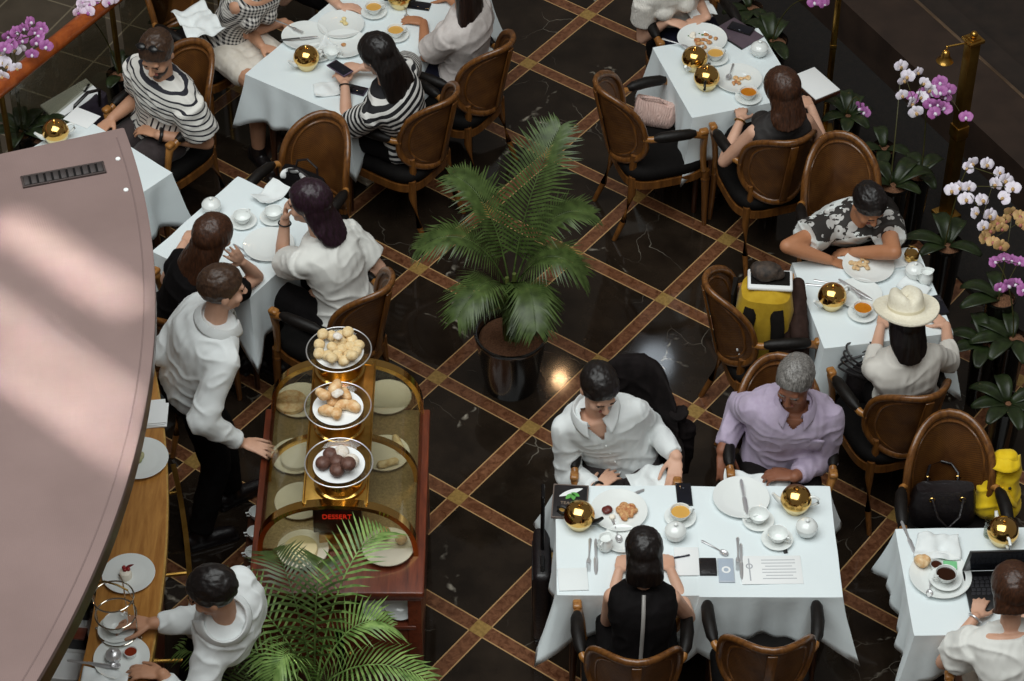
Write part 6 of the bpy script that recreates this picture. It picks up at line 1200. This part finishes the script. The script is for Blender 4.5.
for sx in (-1, 1):
    a = bpt(sx*.23/CW, .86); a[0] = sx*.23; mb = MB(); mb.tube([a, a+A(sx*.035, -.02, -.12), a+A(sx*.03, -.01, -.28), a+A(sx*.02, .0, -.38)], [.05, .055, .05, .045], 12); me = remesh(mb, .008, 2); me.materials.append(bpy.data.materials['near black wool']); folds(me, .008, 9+sx, None); link('sleeve', me, jk)
for px, py, z, w, d, lb, sd_ in ((198, 24, .80, .2, .3, 'white cloth hung on the chair behind the gingham top', 31), (484, 56, .5, .16, .12, 'white folded cloth on the seat beside the long haired woman', 32)): napkin(px, py, w, d, 30, lb, z=z, seed=sd_, amp=.04, name='white_cloth')
# bag with a white front by the railing
p = at(84, 170, 0); t = thing('tote_bag', 'dark purple tote with a white front panel leaning by the railing', 'tote', (p[0], p[1], 0), R(50)); mb = MB(); mb.loft([[(x*k, y*k, z) for x, y in oval(.2, .10, 36, 4)] for k, z in ((.9, 0), (1, .02), (1.02, .25), (.95, .47), (.7, .5))]); o = part(mb, 'body', mat('dark purple nylon', '231c26', .6, c2='2e2632'), t); folds(o.data, .01, 2, None)
mb = MB(); mb.box((-.02, .0, .515), (.34, .13, .016), roty(.05)@rotx(.35), .006); mb.box((.1, .01, .527), (.06, .012, .01), rotz(.5), .003); part(mb, 'white_panel', PAPER, t); mb = MB(); mb.tube([(-.1, -.09, .45), (-.09, -.12, .58), (.0, -.13, .62), (.09, -.12, .58), (.1, -.09, .45)], .01, 8); part(mb, 'handle', BLACKLE, t)
mb = MB(); mb.box((.1, 0, .526), (.07, .014, .008), rotz(.45), .003); part(mb, 'dark_slot', BLACKPL, t)
# suitcase at the end of the front tables
p = at(548, 560, .52); t = thing('suitcase', 'black upright suitcase with its pull handle raised beside the front tables', 'suitcase', (p[0]-.025, p[1]+.07, 0), R(0)); mb = MB(); mb.box((0, 0, .27), (.085, .32, .46), None, .03, 4); part(mb, 'shell', BLACKLE, t)
mb = MB(); mb.tube([(0, .12, .48), (0, .12, .80), (0, .105, .83), (0, .03, .83), (0, .015, .80), (0, .015, .48)], .009, 10); part(mb, 'pull_handle', mat('dark gun metal', '1c1a1b', .3, .6), t); mb = MB(); mb.tube([(0, -.04, .495), (0, -.05, .52), (0, -.11, .52), (0, -.12, .495)], .01, 8); part(mb, 'carry_handle', BLACKPL, t)
for y in (-.14, .14): mb = MB(); mb.cap((-.025, y, .025), (.025, y, .025), .025, None, 16, False); mb.box((0, y, .04), (.06, .04, .02), None, .003); part(mb, 'wheel', BLACKPL, t)
mb = MB(); mb.box((-.044, 0, .3), (.006, .24, .28), None, .003); part(mb, 'front_pocket', BLACKLE, t)
# white menu on a dark side stand by the brown haired woman
p = at(815, 84, .62); t = thing('side_stand', 'small dark side stand beside the brown haired woman', 'stand', (p[0], p[1], 0), R(32)); mb = MB(); mb.box((0, 0, .605), (.17, .24, .025), None, .004); part(mb, 'top', DARKWOOD, t); mb = MB(); mb.cap((0, 0, .02), (0, 0, .6), .02, None, 12, False); part(mb, 'stem', DARKWOOD, t); mb = MB(); mb.lathe([(.001, 0), (.11, 0), (.105, .015), (.03, .03), (.001, .03)], n=28); part(mb, 'foot', DARKWOOD, t)
sheet('white_menu', 815, 84, .165, .235, 32, PAPER, 'white menu card lying on the dark side stand', 'menu', .006, .618)
